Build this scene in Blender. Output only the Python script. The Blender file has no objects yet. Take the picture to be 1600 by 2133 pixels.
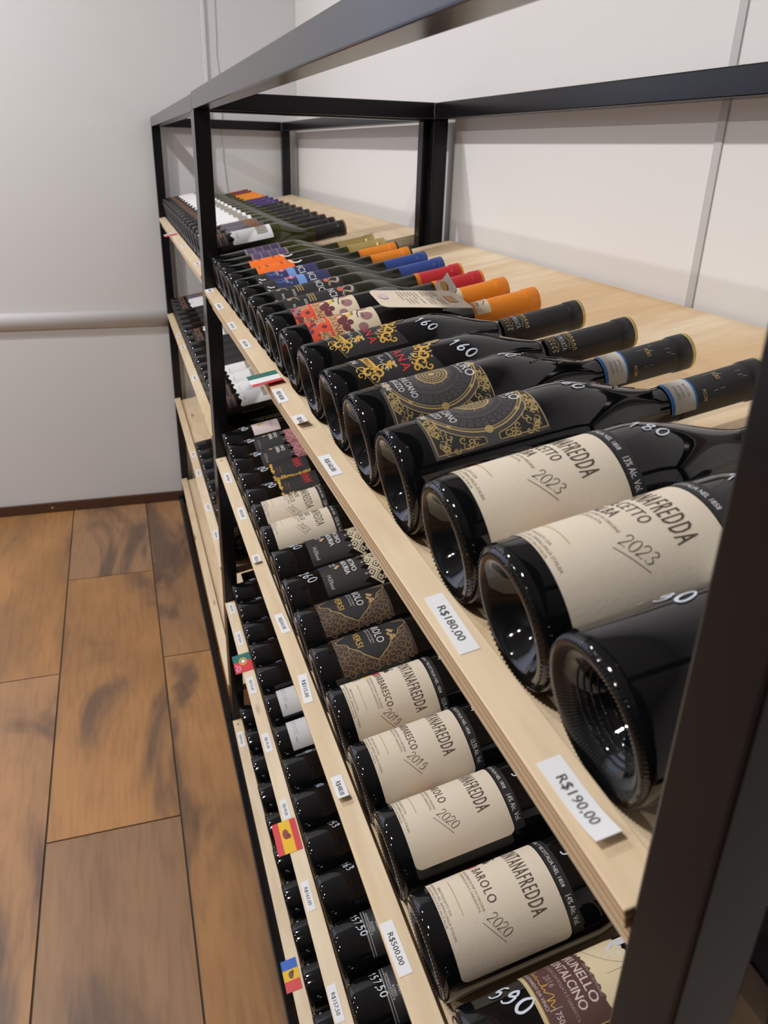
import bpy, bmesh, math, random
from mathutils import Matrix, Vector
C0 = bpy.context.scene
COL = C0.collection
random.seed(7)
R = math.radians

# ------------------------------------------------------------------ camera
cam = bpy.data.cameras.new('camera'); camo = bpy.data.objects.new('camera', cam); COL.objects.link(camo)
cam.sensor_fit = 'HORIZONTAL'; cam.sensor_width = 36.0
cam.lens = 36.0 * 1638.087 / 1600.0
cam.clip_start = 0.02; cam.clip_end = 50
_rt = Vector((.95174, -.30572, .02711)); _up = Vector((.10379, .40372, .90898)); _fw = Vector((.28884, .86229, -.41596))
camo.matrix_world = Matrix(((_rt.x, _up.x, -_fw.x, -.15093), (_rt.y, _up.y, -_fw.y, -1.58023), (_rt.z, _up.z, -_fw.z, 1.30244), (0, 0, 0, 1)))
cam.dof.use_dof = True; cam.dof.focus_distance = 0.78; cam.dof.aperture_fstop = 20.0
C0.camera = camo

# ------------------------------------------------------------------ light, world, exposure
C0.view_settings.view_transform = 'Standard'; C0.view_settings.look = 'None'
C0.view_settings.gamma = 1.0; C0.view_settings.use_curve_mapping = False
C0.view_settings.exposure = 0.0
wd = bpy.data.worlds.new('world'); C0.world = wd; wd.use_nodes = True
wd.node_tree.nodes['Background'].inputs[0].default_value = (1.0, .98, .98, 1)
wd.node_tree.nodes['Background'].inputs[1].default_value = 0.2

def lamp(name, loc, power, color, size=.05, spot=None):
    l = bpy.data.lights.new(name, 'AREA'); l.shape = 'DISK'; l.size = size; l.energy = power; l.color = color
    o = bpy.data.objects.new(name, l); COL.objects.link(o); o.location = loc
    return o
WARM = (1.0, .98, .96)
for i, (x, y) in enumerate(((-1.1, .55), (-1.1, -1.1), (-2.85, .35), (-2.85, -1.5))):
    lamp('ceiling_lamp', (x, y, 2.66), 25, WARM, .12)
wl = bpy.data.lights.new('window_light', 'AREA'); wl.shape = 'RECTANGLE'; wl.size = 2.2; wl.size_y = 1.9; wl.energy = 10.0; wl.color = (.45, .58, 1.0)
wlo = bpy.data.objects.new('window_light', wl); COL.objects.link(wlo)
wlo.location = (-1.84, 1.435, 1.4); wlo.rotation_euler = (R(-90), 0, 0)

# ------------------------------------------------------------------ materials
MATS = {}
def nmat(name):
    m = bpy.data.materials.new(name); m.use_nodes = True
    return m, m.node_tree, m.node_tree.nodes['Principled BSDF']
def plain(name, col, rough=.5, metal=0.0, spec=.5, bump=None, coat=0.0):
    if name in MATS: return MATS[name]
    m, t, b = nmat(name)
    b.inputs['Base Color'].default_value = (*col, 1); b.inputs['Roughness'].default_value = rough
    b.inputs['Metallic'].default_value = metal; b.inputs['Specular IOR Level'].default_value = spec
    b.inputs['Coat Weight'].default_value = coat
    if bump:
        sc, st = bump
        n = t.nodes.new('ShaderNodeTexNoise'); n.inputs['Scale'].default_value = sc; n.inputs['Detail'].default_value = 3
        tc = t.nodes.new('ShaderNodeTexCoord'); t.links.new(tc.outputs['Object'], n.inputs['Vector'])
        bp = t.nodes.new('ShaderNodeBump'); bp.inputs['Strength'].default_value = st; bp.inputs['Distance'].default_value = .001
        t.links.new(n.outputs['Fac'], bp.inputs['Height']); t.links.new(bp.outputs['Normal'], b.inputs['Normal'])
    MATS[name] = m; return m
def wood(name, c1, c2, scale, rough=.5, knots=0.0, dark=None, layers=None, coord='Object'):
    if name in MATS: return MATS[name]
    m, t, b = nmat(name); L = t.links.new
    tc = t.nodes.new('ShaderNodeTexCoord')
    mp = t.nodes.new('ShaderNodeMapping'); mp.inputs['Scale'].default_value = scale; L(tc.outputs[coord], mp.inputs['Vector'])
    oi = t.nodes.new('ShaderNodeObjectInfo'); ad = t.nodes.new('ShaderNodeVectorMath'); ad.operation = 'ADD'
    mu = t.nodes.new('ShaderNodeMath'); mu.operation = 'MULTIPLY'; mu.inputs[1].default_value = 31.0; L(oi.outputs['Random'], mu.inputs[0])
    L(mp.outputs[0], ad.inputs[0]); L(mu.outputs[0], ad.inputs[1])
    n1 = t.nodes.new('ShaderNodeTexNoise'); n1.inputs['Scale'].default_value = 1.0; n1.inputs['Detail'].default_value = 6; n1.inputs['Distortion'].default_value = .6
    L(ad.outputs[0], n1.inputs['Vector'])
    n2 = t.nodes.new('ShaderNodeTexNoise'); n2.inputs['Scale'].default_value = 7.0; n2.inputs['Detail'].default_value = 4; L(ad.outputs[0], n2.inputs['Vector'])
    r = t.nodes.new('ShaderNodeValToRGB'); r.color_ramp.elements[0].position = .35; r.color_ramp.elements[1].position = .68
    r.color_ramp.elements[0].color = (*c2, 1); r.color_ramp.elements[1].color = (*c1, 1)
    L(n1.outputs['Fac'], r.inputs['Fac'])
    mx = t.nodes.new('ShaderNodeMix'); mx.data_type = 'RGBA'; mx.blend_type = 'MULTIPLY'; mx.inputs['Factor'].default_value = .3
    r2 = t.nodes.new('ShaderNodeValToRGB'); r2.color_ramp.elements[0].position = .3; r2.color_ramp.elements[0].color = (.62, .5, .38, 1); r2.color_ramp.elements[1].position = .6
    L(n2.outputs['Fac'], r2.inputs['Fac']); L(r.outputs[0], mx.inputs[6]); L(r2.outputs[0], mx.inputs[7])
    if knots:
        mk = t.nodes.new('ShaderNodeMapping'); mk.inputs['Scale'].default_value = (34, 9, 34); L(tc.outputs[coord], mk.inputs['Vector'])
        a2 = t.nodes.new('ShaderNodeVectorMath'); a2.operation = 'ADD'; L(mk.outputs[0], a2.inputs[0]); L(mu.outputs[0], a2.inputs[1])
        vo = t.nodes.new('ShaderNodeTexVoronoi'); vo.inputs['Scale'].default_value = .55; L(a2.outputs[0], vo.inputs['Vector'])
        kr = t.nodes.new('ShaderNodeMapRange'); kr.inputs['From Min'].default_value = .13; kr.inputs['From Max'].default_value = .05; L(vo.outputs['Distance'], kr.inputs['Value'])
        km = t.nodes.new('ShaderNodeMix'); km.data_type = 'RGBA'; km.inputs[7].default_value = (.30, .15, .06, 1); L(mx.outputs[2], km.inputs[6])
        ks = t.nodes.new('ShaderNodeMath'); ks.operation = 'MULTIPLY'; ks.inputs[1].default_value = knots; L(kr.outputs[0], ks.inputs[0]); L(ks.outputs[0], km.inputs['Factor'])
        L(km.outputs[2], b.inputs['Base Color'])
    else:
        L(mx.outputs[2], b.inputs['Base Color'])
    b.inputs['Roughness'].default_value = rough
    b.inputs['Specular IOR Level'].default_value = .35
    bp = t.nodes.new('ShaderNodeBump'); bp.inputs['Strength'].default_value = .15; bp.inputs['Distance'].default_value = .001
    L(n2.outputs['Fac'], bp.inputs['Height']); L(bp.outputs['Normal'], b.inputs['Normal'])
    MATS[name] = m; return m
def glass(name, col, rough=.045, shoulder=None):
    if name in MATS: return MATS[name]
    m, t, b = nmat(name); L = t.links.new
    b.inputs['Base Color'].default_value = (*col, 1); b.inputs['IOR'].default_value = 1.52
    tc = t.nodes.new('ShaderNodeTexCoord'); n = t.nodes.new('ShaderNodeTexNoise'); n.inputs['Scale'].default_value = 18; n.inputs['Detail'].default_value = 1
    L(tc.outputs['Object'], n.inputs['Vector'])
    bp = t.nodes.new('ShaderNodeBump'); bp.inputs['Strength'].default_value = .06; bp.inputs['Distance'].default_value = .003
    L(n.outputs['Fac'], bp.inputs['Height']); L(bp.outputs['Normal'], b.inputs['Normal'])
    b.inputs['Roughness'].default_value = rough
    if shoulder:   # wine fills the body; the empty shoulder and neck show the colour of the glass
        sx_ = t.nodes.new('ShaderNodeSeparateXYZ'); L(tc.outputs['Object'], sx_.inputs[0])
        mr = t.nodes.new('ShaderNodeMapRange'); mr.inputs['From Min'].default_value = .105; mr.inputs['From Max'].default_value = .165; L(sx_.outputs['Z'], mr.inputs['Value'])
        mx = t.nodes.new('ShaderNodeMix'); mx.data_type = 'RGBA'; L(mr.outputs[0], mx.inputs['Factor']); mx.inputs[6].default_value = (*col, 1); mx.inputs[7].default_value = (*shoulder, 1)
        L(mx.outputs[2], b.inputs['Base Color'])
    MATS[name] = m; return m

PINE = wood('pine', (.83, .69, .50), (.74, .575, .37), (9, 1.2, 9), .5, .8)
PLY = wood('birch_ply', (.91, .775, .565), (.72, .50, .27), (1.6, 7.5, 7.5), .45)
def ply_edge():
    m, t, b = nmat('ply_edge'); L = t.links.new
    tc = t.nodes.new('ShaderNodeTexCoord'); sp = t.nodes.new('ShaderNodeSeparateXYZ'); L(tc.outputs['Object'], sp.inputs[0])
    w = t.nodes.new('ShaderNodeMath'); w.operation = 'MULTIPLY'; w.inputs[1].default_value = 2 * math.pi / .0042; L(sp.outputs['Z'], w.inputs[0])
    s = t.nodes.new('ShaderNodeMath'); s.operation = 'SINE'; L(w.outputs[0], s.inputs[0])
    n = t.nodes.new('ShaderNodeTexNoise'); n.inputs['Scale'].default_value = 60; L(tc.outputs['Object'], n.inputs['Vector'])
    a = t.nodes.new('ShaderNodeMath'); a.operation = 'ADD'; L(s.outputs[0], a.inputs[0]); L(n.outputs['Fac'], a.inputs[1])
    r = t.nodes.new('ShaderNodeValToRGB'); r.color_ramp.elements[0].position = .3; r.color_ramp.elements[1].position = .75
    r.color_ramp.elements[0].color = (.46, .29, .14, 1); r.color_ramp.elements[1].color = (.74, .58, .38, 1)
    L(a.outputs[0], r.inputs['Fac']); L(r.outputs[0], b.inputs['Base Color']); b.inputs['Roughness'].default_value = .7
    return m
PLYE = ply_edge()
STEEL = plain('black_paint', (.0085, .0078, .0088), .2, 0, .25, (180, .05))
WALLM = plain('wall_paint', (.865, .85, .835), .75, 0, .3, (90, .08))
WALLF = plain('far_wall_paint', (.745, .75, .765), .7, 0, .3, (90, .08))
CEILM = plain('ceiling_paint', (.55, .545, .54), .85)
DIM = plain('shop_wall', (.06, .052, .048), .8)
TRIMW = plain('white_plastic', (.78, .77, .79), .25)
JOINT = plain('joint_cover', (.60, .59, .58), .5)
BASEB = plain('brown_skirting', (.085, .038, .022), .45)
GROUT = plain('grout', (.09, .07, .05), .9)
PAPERW = plain('white_paper', (.82, .82, .84), .55)
INK = plain('black_ink', (.03, .028, .028), .6)
GREYINK = plain('grey_ink', (.30, .29, .28), .6)
CREAM = plain('cream_label', (.71, .63, .51), .75, 0, .25, (420, .16))
BROWNINK = plain('brown_ink', (.085, .062, .045), .6)
FINEINK = plain('fine_print', (.30, .25, .20), .6)
GOLD = plain('gold_foil', (.66, .50, .22), .36, .6)
GOLDP = plain('gold_print', (.66, .40, .075), .5)
BLACKL = plain('black_label', (.016, .016, .018), .5)
GREYL = plain('charcoal_label', (.062, .056, .060), .5)
LINEK = plain('label_black_line', (.018, .017, .018), .6)
WHITEP = plain('white_print', (.72, .72, .72), .5)
REDP = plain('red_print', (.60, .035, .045), .5)
MARK = plain('paint_marker', (.62, .68, .78), .5)
CAPB = plain('black_capsule', (.018, .018, .019), .38)
CAPO = plain('orange_capsule', (.80, .24, .012), .4)
CAPR = plain('red_capsule', (.52, .022, .03), .35)
CAPBL = plain('blue_capsule', (.03, .07, .28), .3)
CAPG = plain('gold_capsule', (.62, .46, .17), .32, .5)
CAPP = plain('purple_capsule', (.06, .03, .14), .4)
CAPM = plain('maroon_capsule', (.20, .03, .02), .4)
BLUEP = plain('blue_print', (.03, .17, .50), .5)
STRIPW = plain('tax_strip_paper', (.62, .60, .55), .65)
ORANGEL = plain('orange_label', (.90, .17, .012), .5)
LACE = plain('brown_lace_label', (.045, .028, .020), .55)
LACEL = plain('bronze_line', (.21, .13, .07), .5)
BRONZE = plain('bronze_print', (.30, .13, .06), .45)
VELLUM = plain('parchment_label', (.66, .56, .36), .7)
MAROON = plain('maroon_label', (.085, .035, .030), .6)
REDL = plain('red_label_print', (.72, .075, .03), .6)
TAN = plain('tan_label_print', (.60, .36, .16), .6)
PLUM = plain('plum_print', (.14, .03, .04), .6)
MAUVE = plain('mauve_print', (.34, .17, .19), .6)
YEL = plain('yellow_print', (.85, .52, .02), .6)
PINK = plain('pink_print', (.62, .25, .27), .6)
CREAMP = plain('cream_print', (.72, .62, .44), .6)
NAVY = plain('navy_label', (.025, .03, .10), .5)
LIGHTN = plain('lightning_blue', (.10, .22, .75), .5)
VIOLET = plain('violet_label', (.085, .06, .16), .5)
MAGENTA = plain('magenta_print', (.65, .06, .22), .5)
GREYW = plain('light_grey_label', (.60, .60, .61), .6)
TEAL = plain('flag_green', (.02, .16, .13), .45)
FLAGR = plain('flag_red', (.66, .045, .05), .45)
FLAGB = plain('flag_blue', (.015, .12, .52), .45)
GLASS = glass('black_bottle_glass', (.0035, .0042, .005))
GLASSG = glass('olive_bottle_glass', (.004, .005, .004), .045, (.062, .066, .014))
GLASSD = glass('dark_green_glass', (.0035, .0045, .004), .045, (.020, .022, .008))

def floor_mat():
    m, t, b = nmat('wood_look_tile'); L = t.links.new
    tc = t.nodes.new('ShaderNodeTexCoord'); oi = t.nodes.new('ShaderNodeObjectInfo')
    mu = t.nodes.new('ShaderNodeMath'); mu.operation = 'MULTIPLY'; mu.inputs[1].default_value = 57.0; L(oi.outputs['Random'], mu.inputs[0])
    ad = t.nodes.new('ShaderNodeVectorMath'); ad.operation = 'ADD'; L(tc.outputs['Object'], ad.inputs[0]); L(mu.outputs[0], ad.inputs[1])
    def noise(sc, scale, det, dist):
        mp = t.nodes.new('ShaderNodeMapping'); mp.inputs['Scale'].default_value = sc; L(ad.outputs[0], mp.inputs['Vector'])
        n = t.nodes.new('ShaderNodeTexNoise'); n.inputs['Scale'].default_value = scale; n.inputs['Detail'].default_value = det; n.inputs['Distortion'].default_value = dist
        L(mp.outputs[0], n.inputs['Vector']); return n
    n1 = noise((1, .34, 1), 4.2, 4, 1.0); n2 = noise((1, .10, 1), 85, 5, .3); n3 = noise((1, .3, 1), 2.2, 2, .4)
    r1 = t.nodes.new('ShaderNodeValToRGB'); e = r1.color_ramp.elements
    e[0].position = .39; e[0].color = (.17, .098, .058, 1); e[1].position = .66; e[1].color = (.47, .235, .085, 1)
    x = e.new(.49); x.color = (.37, .19, .076, 1)
    L(n1.outputs['Fac'], r1.inputs['Fac'])
    r2 = t.nodes.new('ShaderNodeValToRGB'); r2.color_ramp.elements[0].position = .34; r2.color_ramp.elements[0].color = (.72, .70, .68, 1); r2.color_ramp.elements[1].position = .55; r2.color_ramp.elements[1].color = (1, 1, 1, 1)
    L(n2.outputs['Fac'], r2.inputs['Fac'])
    r3 = t.nodes.new('ShaderNodeValToRGB'); r3.color_ramp.elements[0].position = .4; r3.color_ramp.elements[0].color = (.74, .74, .76, 1); r3.color_ramp.elements[1].position = .58; r3.color_ramp.elements[1].color = (1.05, 1.05, 1.05, 1)
    L(n3.outputs['Fac'], r3.inputs['Fac'])
    m1 = t.nodes.new('ShaderNodeMix'); m1.data_type = 'RGBA'; m1.blend_type = 'MULTIPLY'; m1.inputs['Factor'].default_value = .5
    L(r1.outputs[0], m1.inputs[6]); L(r2.outputs[0], m1.inputs[7])
    m2 = t.nodes.new('ShaderNodeMix'); m2.data_type = 'RGBA'; m2.blend_type = 'MULTIPLY'; m2.inputs['Factor'].default_value = .9
    L(m1.outputs[2], m2.inputs[6]); L(r3.outputs[0], m2.inputs[7]); hv = t.nodes.new('ShaderNodeHueSaturation'); L(m2.outputs[2], hv.inputs['Color'])
    mv = t.nodes.new('ShaderNodeMapRange'); mv.inputs['To Min'].default_value = .78; mv.inputs['To Max'].default_value = 1.08; L(oi.outputs['Random'], mv.inputs['Value']); L(mv.outputs[0], hv.inputs['Value'])
    ms = t.nodes.new('ShaderNodeMapRange'); ms.inputs['To Min'].default_value = .8; ms.inputs['To Max'].default_value = 1.05; L(oi.outputs['Random'], ms.inputs['Value']); L(ms.outputs[0], hv.inputs['Saturation'])
    L(hv.outputs[0], b.inputs['Base Color'])
    b.inputs['Roughness'].default_value = .40; b.inputs['Specular IOR Level'].default_value = .4
    bp = t.nodes.new('ShaderNodeBump'); bp.inputs['Strength'].default_value = .1; bp.inputs['Distance'].default_value = .001
    L(n2.outputs['Fac'], bp.inputs['Height']); L(bp.outputs['Normal'], b.inputs['Normal'])
    return m
TILE = floor_mat()

# ------------------------------------------------------------------ object helpers
def link(name, me, mat=None, parent=None):
    o = bpy.data.objects.new(name, me); COL.objects.link(o)
    if mat is not None and me is not None and not me.materials: me.materials.append(mat)
    if parent is not None: o.parent = parent
    return o
def tag(o, label=None, cat=None, group=None, kind=None):
    if label: o['label'] = label
    if cat: o['category'] = cat
    if group: o['group'] = group
    if kind: o['kind'] = kind
    return o
def empty(name, loc=(0, 0, 0)):
    o = bpy.data.objects.new(name, None); COL.objects.link(o); o.location = loc; o.empty_display_size = .02; return o
def mesh_from(name, vs, fs, mat=None, smooth=False):
    me = bpy.data.meshes.new(name); me.from_pydata([tuple(v) for v in vs], [], fs); me.update()
    if smooth: me.shade_smooth()
    if mat: me.materials.append(mat)
    return me
def box_bm(bm, a, b, bev=0.0):
    vs = [bm.verts.new((x, y, z)) for x in (a[0], b[0]) for y in (a[1], b[1]) for z in (a[2], b[2])]
    for f in ((0, 1, 3, 2), (4, 6, 7, 5), (0, 4, 5, 1), (2, 3, 7, 6), (0, 2, 6, 4), (1, 5, 7, 3)):
        bm.faces.new([vs[i] for i in f])
def box(name, a, b, mat, parent=None, bev=0.0, matrix=None, mats=None):
    """box mesh around its own centre, so object coordinates stay local"""
    c = Vector([(p + q) / 2 for p, q in zip(a, b)]); h = Vector([abs(q - p) / 2 for p, q in zip(a, b)])
    bm = bmesh.new(); box_bm(bm, -h, h)
    if bev:
        bmesh.ops.bevel(bm, geom=list(bm.edges), offset=bev, segments=2, affect='EDGES', profile=.5)
    bmesh.ops.recalc_face_normals(bm, faces=bm.faces)
    me = bpy.data.meshes.new(name)
    if mats:
        for f in bm.faces:
            f.material_index = 1 if abs(f.normal.z) < .5 else 0
    bm.to_mesh(me); bm.free()
    for mm in (mats or [mat]): me.materials.append(mm)
    o = bpy.data.objects.new(name, me); COL.objects.link(o)
    if parent is not None: o.parent = parent
    M = Matrix.Translation(c)
    o.matrix_local = (matrix @ M) if matrix is not None else M
    return o

# ------------------------------------------------------------------ room
XW, YF = .497, 1.4465
def struct(o): o['kind'] = 'structure'; return o
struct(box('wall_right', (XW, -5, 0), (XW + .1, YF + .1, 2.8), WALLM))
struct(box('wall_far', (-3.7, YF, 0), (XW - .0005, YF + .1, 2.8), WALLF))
struct(box('wall_left', (-3.7, -5, 0), (-3.6, YF - .0005, 2.8), plain('side_wall', (.16, .155, .16), .8)))
struct(box('wall_near', (-3.599, -5.1, 0), (XW - .0005, -5, 2.8), DIM))
struct(box('ceiling', (-3.7, -5, 2.7), (XW - .001, YF - .001, 2.8), CEILM))
fl = struct(box('floor', (-3.7, -5, -.06), (XW + .1, YF + .1, -.0035), GROUT))
# wood-look tiles, each one a piece of the floor
cols = [-.415 + .27 * i for i in range(-12, 4)]
off = {-1: .34, 0: .865, 1: .345}
tiles = {}
for ci, x0 in enumerate(cols):
    k = ci - 12
    base = off.get(k, (.345 + .37 * k) % 1.122)
    ys = [base + 1.122 * j for j in range(-6, 3)]
    for y0 in ys:
        a, b = max(y0, -4.99), min(y0 + 1.122, YF)
        x1 = min(x0 + .27, XW)
        xa = max(x0, -3.6)
        if b - a < .03 or x1 - xa < .02: continue
        o = box('floor_plank', (xa + .0018, a + .0018, -.0034), (x1 - .0018, b - .0018, 0), TILE, fl, .0008, Matrix.Translation(-fl.location))
# skirting, trims on the walls
bb = struct(box('baseboard_far', (-3.6, YF - .012, 0), (XW - .0005, YF - .0003, .039), BASEB, None, .002))
bm = bmesh.new(); bmesh.ops.create_uvsphere(bm, u_segments=12, v_segments=8, radius=.0045)
me = bpy.data.meshes.new('screw'); bm.to_mesh(me); bm.free(); me.shade_smooth()
s = link('screw', me, plain('screw_zinc', (.55, .52, .48), .3, .8), bb); s.matrix_local = Matrix.Translation(-bb.location) @ Matrix.Translation((-.49, YF - .013, .019)) @ Matrix.Diagonal((1, .4, 1, 1))
struct(box('baseboard_right', (XW - .012, -4.99, 0), (XW - .0003, YF - .0125, .039), BASEB, None, .002))
def tube(name, pts, rad, mat, parent=None, n=10):
    vs = []; fs = []
    P = [Vector(p) for p in pts]
    for i, p in enumerate(P):
        d = (P[min(i + 1, len(P) - 1)] - P[max(i - 1, 0)]).normalized()
        a = Vector((0, 0, 1)) if abs(d.z) < .9 else Vector((1, 0, 0))
        u = d.cross(a).normalized(); v = u.cross(d)
        for k in range(n):
            t = 2 * math.pi * k / n; vs.append(p + (u * math.cos(t) + v * math.sin(t)) * rad)
    for i in range(len(P) - 1):
        for k in range(n):
            a, b = i * n + k, i * n + (k + 1) % n; fs.append((a, b, b + n, a + n))
    fs.append(tuple(range(n))[::-1]); fs.append(tuple(range((len(P) - 1) * n, len(P) * n)))
    me = mesh_from(name, vs, fs, mat, True)
    return link(name, me, None, parent)
# horizontal white half-round rail on the far wall
vs = []; fs = []
prof = [(0, .758)] + [(-.024 * math.sin(math.pi * k / 10) ** .8, .729 + .027 * math.cos(math.pi * k / 10)) for k in range(1, 10)] + [(0, .700)]
for x in (-3.6, .49):
    for (dy, z) in prof: vs.append((x, YF - .0003 + dy, z))
n = len(prof)
for k in range(n - 1): fs.append((k, k + 1, n + k + 1, n + k))
fs += [tuple(range(n))[::-1], tuple(range(n, 2 * n))]
struct(link('trim_1', mesh_from('trim_1', vs, fs, TRIMW, True)))
struct(box('trim_2', (.186, YF - .009, .76), (.199, YF - .0003, 2.7), TRIMW, None, .003))   # cable raceway
struct(box('trim_3', (XW - .0022, -.784, .04), (XW - .0002, -.771, 2.7), JOINT, None, .0006))       # panel joint cover
tag(tube('wall_cable', [(.231, YF - .003, 2.69), (.231, YF - .003, 1.73), (.230, YF - .003, 1.62), (.228, YF - .003, 1.58), (.234, YF - .003, 1.53), (.236, YF - .003, 1.39), (.233, YF - .003, 1.27), (.243, YF - .003, 1.15), (.246, YF - .003, .9), (.24, YF - .003, .5), (.24, YF - .014, .05)], .0016, TRIMW),
    'thin white cable running down the white far wall behind the rack', 'cable')

# ------------------------------------------------------------------ wine racks
T = R(11.3); cT, sT = math.cos(T), math.sin(T)
DD = Vector((cT, 0, sT)); NN = Vector((-sT, 0, cT))
S0 = .0248
STRIPH = .0112
ZTOP = dict(n1=1.0577, n2=.7175, n3=.3715, n4=.0405, f1=1.0745, f2=.748, f3=.432, f4=.103)
SURF = {k: v - STRIPH / cT for k, v in ZTOP.items()}
ROT = Matrix(((cT, 0, -sT, 0), (0, 1, 0, 0), (sT, 0, cT, 0), (0, 0, 0, 1)))   # shelf frame: x up the slope, z normal
TS = .0282
def frame(rack, y0, y1, D, H):
    def bar(nm, a, b): return box(nm, a, b, STEEL, rack, .0016)
    for y in (y0, y1 - TS):
        bar('post', (0, y, 0), (TS, y + TS, H - TS)); bar('post', (D - TS, y, 0), (D, y + TS, H - TS))
        bar('cross_rail', (TS, y, H - TS), (D - TS, y + TS, H)); bar('cross_rail', (TS, y + .001, .0), (D - TS, y + TS - .001, TS))
    for x in (0, D - TS):
        bar('top_rail', (x, y0, H - TS), (x + TS, y1, H))
        bar('bottom_rail', (x - .0165 if x == 0 else x + .0004, y0 + (0 if x == 0 else TS), 0), (x - .0004 if x == 0 else x + TS - .0004, y1 - (0 if x == 0 else TS), .021))
    # weld beads at the inner top corners
    bm = bmesh.new()
    for (x, y) in ((D - TS - .001, y1 - TS - .001), (D - TS - .001, y0 + TS + .001)):
        for k in range(9):
            bmesh.ops.create_icosphere(bm, subdivisions=1, radius=.0026, matrix=Matrix.Translation((x + random.uniform(-.0008, .0008), y + random.uniform(-.0008, .0008), H - TS + .002 + k * .003)))
    me = bpy.data.meshes.new('weld_bead'); bm.to_mesh(me); bm.free(); me.shade_smooth()
    link('weld_bead', me, plain('weld_metal', (.10, .10, .10), .3, .7), rack)
def shelf(rack, key, y0, y1, depth, kind):
    z = SURF[key]
    base = Matrix.Translation((0, 0, z)) @ ROT
    sh = empty('shelf'); sh.parent = rack; sh.matrix_local = base
    lo, hi = y0 + TS + .0015, y1 - TS - .0015
    if kind == 'ply':
        b = box('shelf_board', (.0035, lo, -.013), (depth, hi, 0), None, sh, .0, None, (PLY, PLYE))
        box('front_batten', (.0065, lo, -.027), (.026, hi, -.0132), PINE, sh, .0006)
        st = box('front_strip', (0, lo, .0001), (.0222, hi, STRIPH), None, sh, .0007, None, (PINE, PLYE))
    else:
        w = (depth - .004) / 4
        for i in range(4):
            box('shelf_plank', (.0035 + i * w + .0008, lo, -.018), (.0035 + (i + 1) * w - .0008, hi, 0), PINE, sh, .001)
        nb = 9
        st = box('front_strip', (0, lo, .0001), (.0222, hi, STRIPH), PINE, sh, .0007)
    for y in ((hi - .018,) if key == 'n1' else (lo + .02, hi - .018)):
        vs = [(.0105 + .0021 * math.cos(a * math.pi / 5), y + .0021 * math.sin(a * math.pi / 5), STRIPH + .0002) for a in range(10)]
        s = link('screw', mesh_from('screw', vs, [tuple(range(10))], plain('screw_dark', (.05, .045, .04), .4, .5)), None, sh)
    # sloped steel side rails carrying the shelf, between the front and back posts
    for y in (y0 + .0005, y1 - TS + .0005):
        o = box('side_rail', (TS / cT + .012, y, -.046), (.437 / cT, y + TS - .001, -.0195), STEEL, sh, .001)
    return sh
near = empty('wine_rack'); tag(near, 'black steel tube wine rack with slanted plywood shelves, nearest the camera', 'rack', 'wine racks')
frame(near, -1.4507, 0, .4754, 1.3896)
for k in ('n1', 'n2', 'n3', 'n4'): shelf(near, k, -1.4507, 0, .482 if k != 'n1' else .5, 'ply')
far = empty('wine_rack.001', (0, 0, 0)); tag(far, 'black steel tube wine rack with pine plank shelves, against the far wall', 'rack', 'wine racks')
frame(far, .0006, 1.4344, .4634, 1.3868)
for k in ('f1', 'f2', 'f3', 'f4'): shelf(far, k, .0006, 1.4344, .474, 'pine')

# ------------------------------------------------------------------ label drawing on cylinders (units: mm; u = arc, v = along the axis)
def smooth(t): t = max(0, min(1, t)); return t * t * (3 - 2 * t)
class Prof:
    def __init__(s, r, body, neck0, rn, L, cap0):
        s.r, s.body, s.neck0, s.rn, s.L, s.cap0 = r, body, neck0, rn, L, cap0
    def rad(s, v):
        if v <= s.body: return s.r
        if v >= s.neck0: return s.rn
        t = (v - s.body) / (s.neck0 - s.body)
        return s.r + (s.rn - s.r) * (smooth(t) * .55 + .45 * (t ** 1.6 if t < 1 else 1))
TXT = {}
def text2d(s, space=1.0):
    if (s, space) in TXT: return TXT[(s, space)]
    cu = bpy.data.curves.new('t', 'FONT'); cu.body = s; cu.resolution_u = 2; cu.fill_mode = 'FRONT'; cu.size = 1; cu.space_character = space
    o = bpy.data.objects.new('t', cu); COL.objects.link(o)
    dg = bpy.context.evaluated_depsgraph_get(); dg.update()
    me = bpy.data.meshes.new_from_object(o.evaluated_get(dg))
    V = [(v.co.x, v.co.y) for v in me.vertices]; Fs = [tuple(p.vertices) for p in me.polygons]
    bpy.data.objects.remove(o); bpy.data.curves.remove(cu); bpy.data.meshes.remove(me)
    TXT[(s, space)] = (V, Fs); return V, Fs
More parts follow.
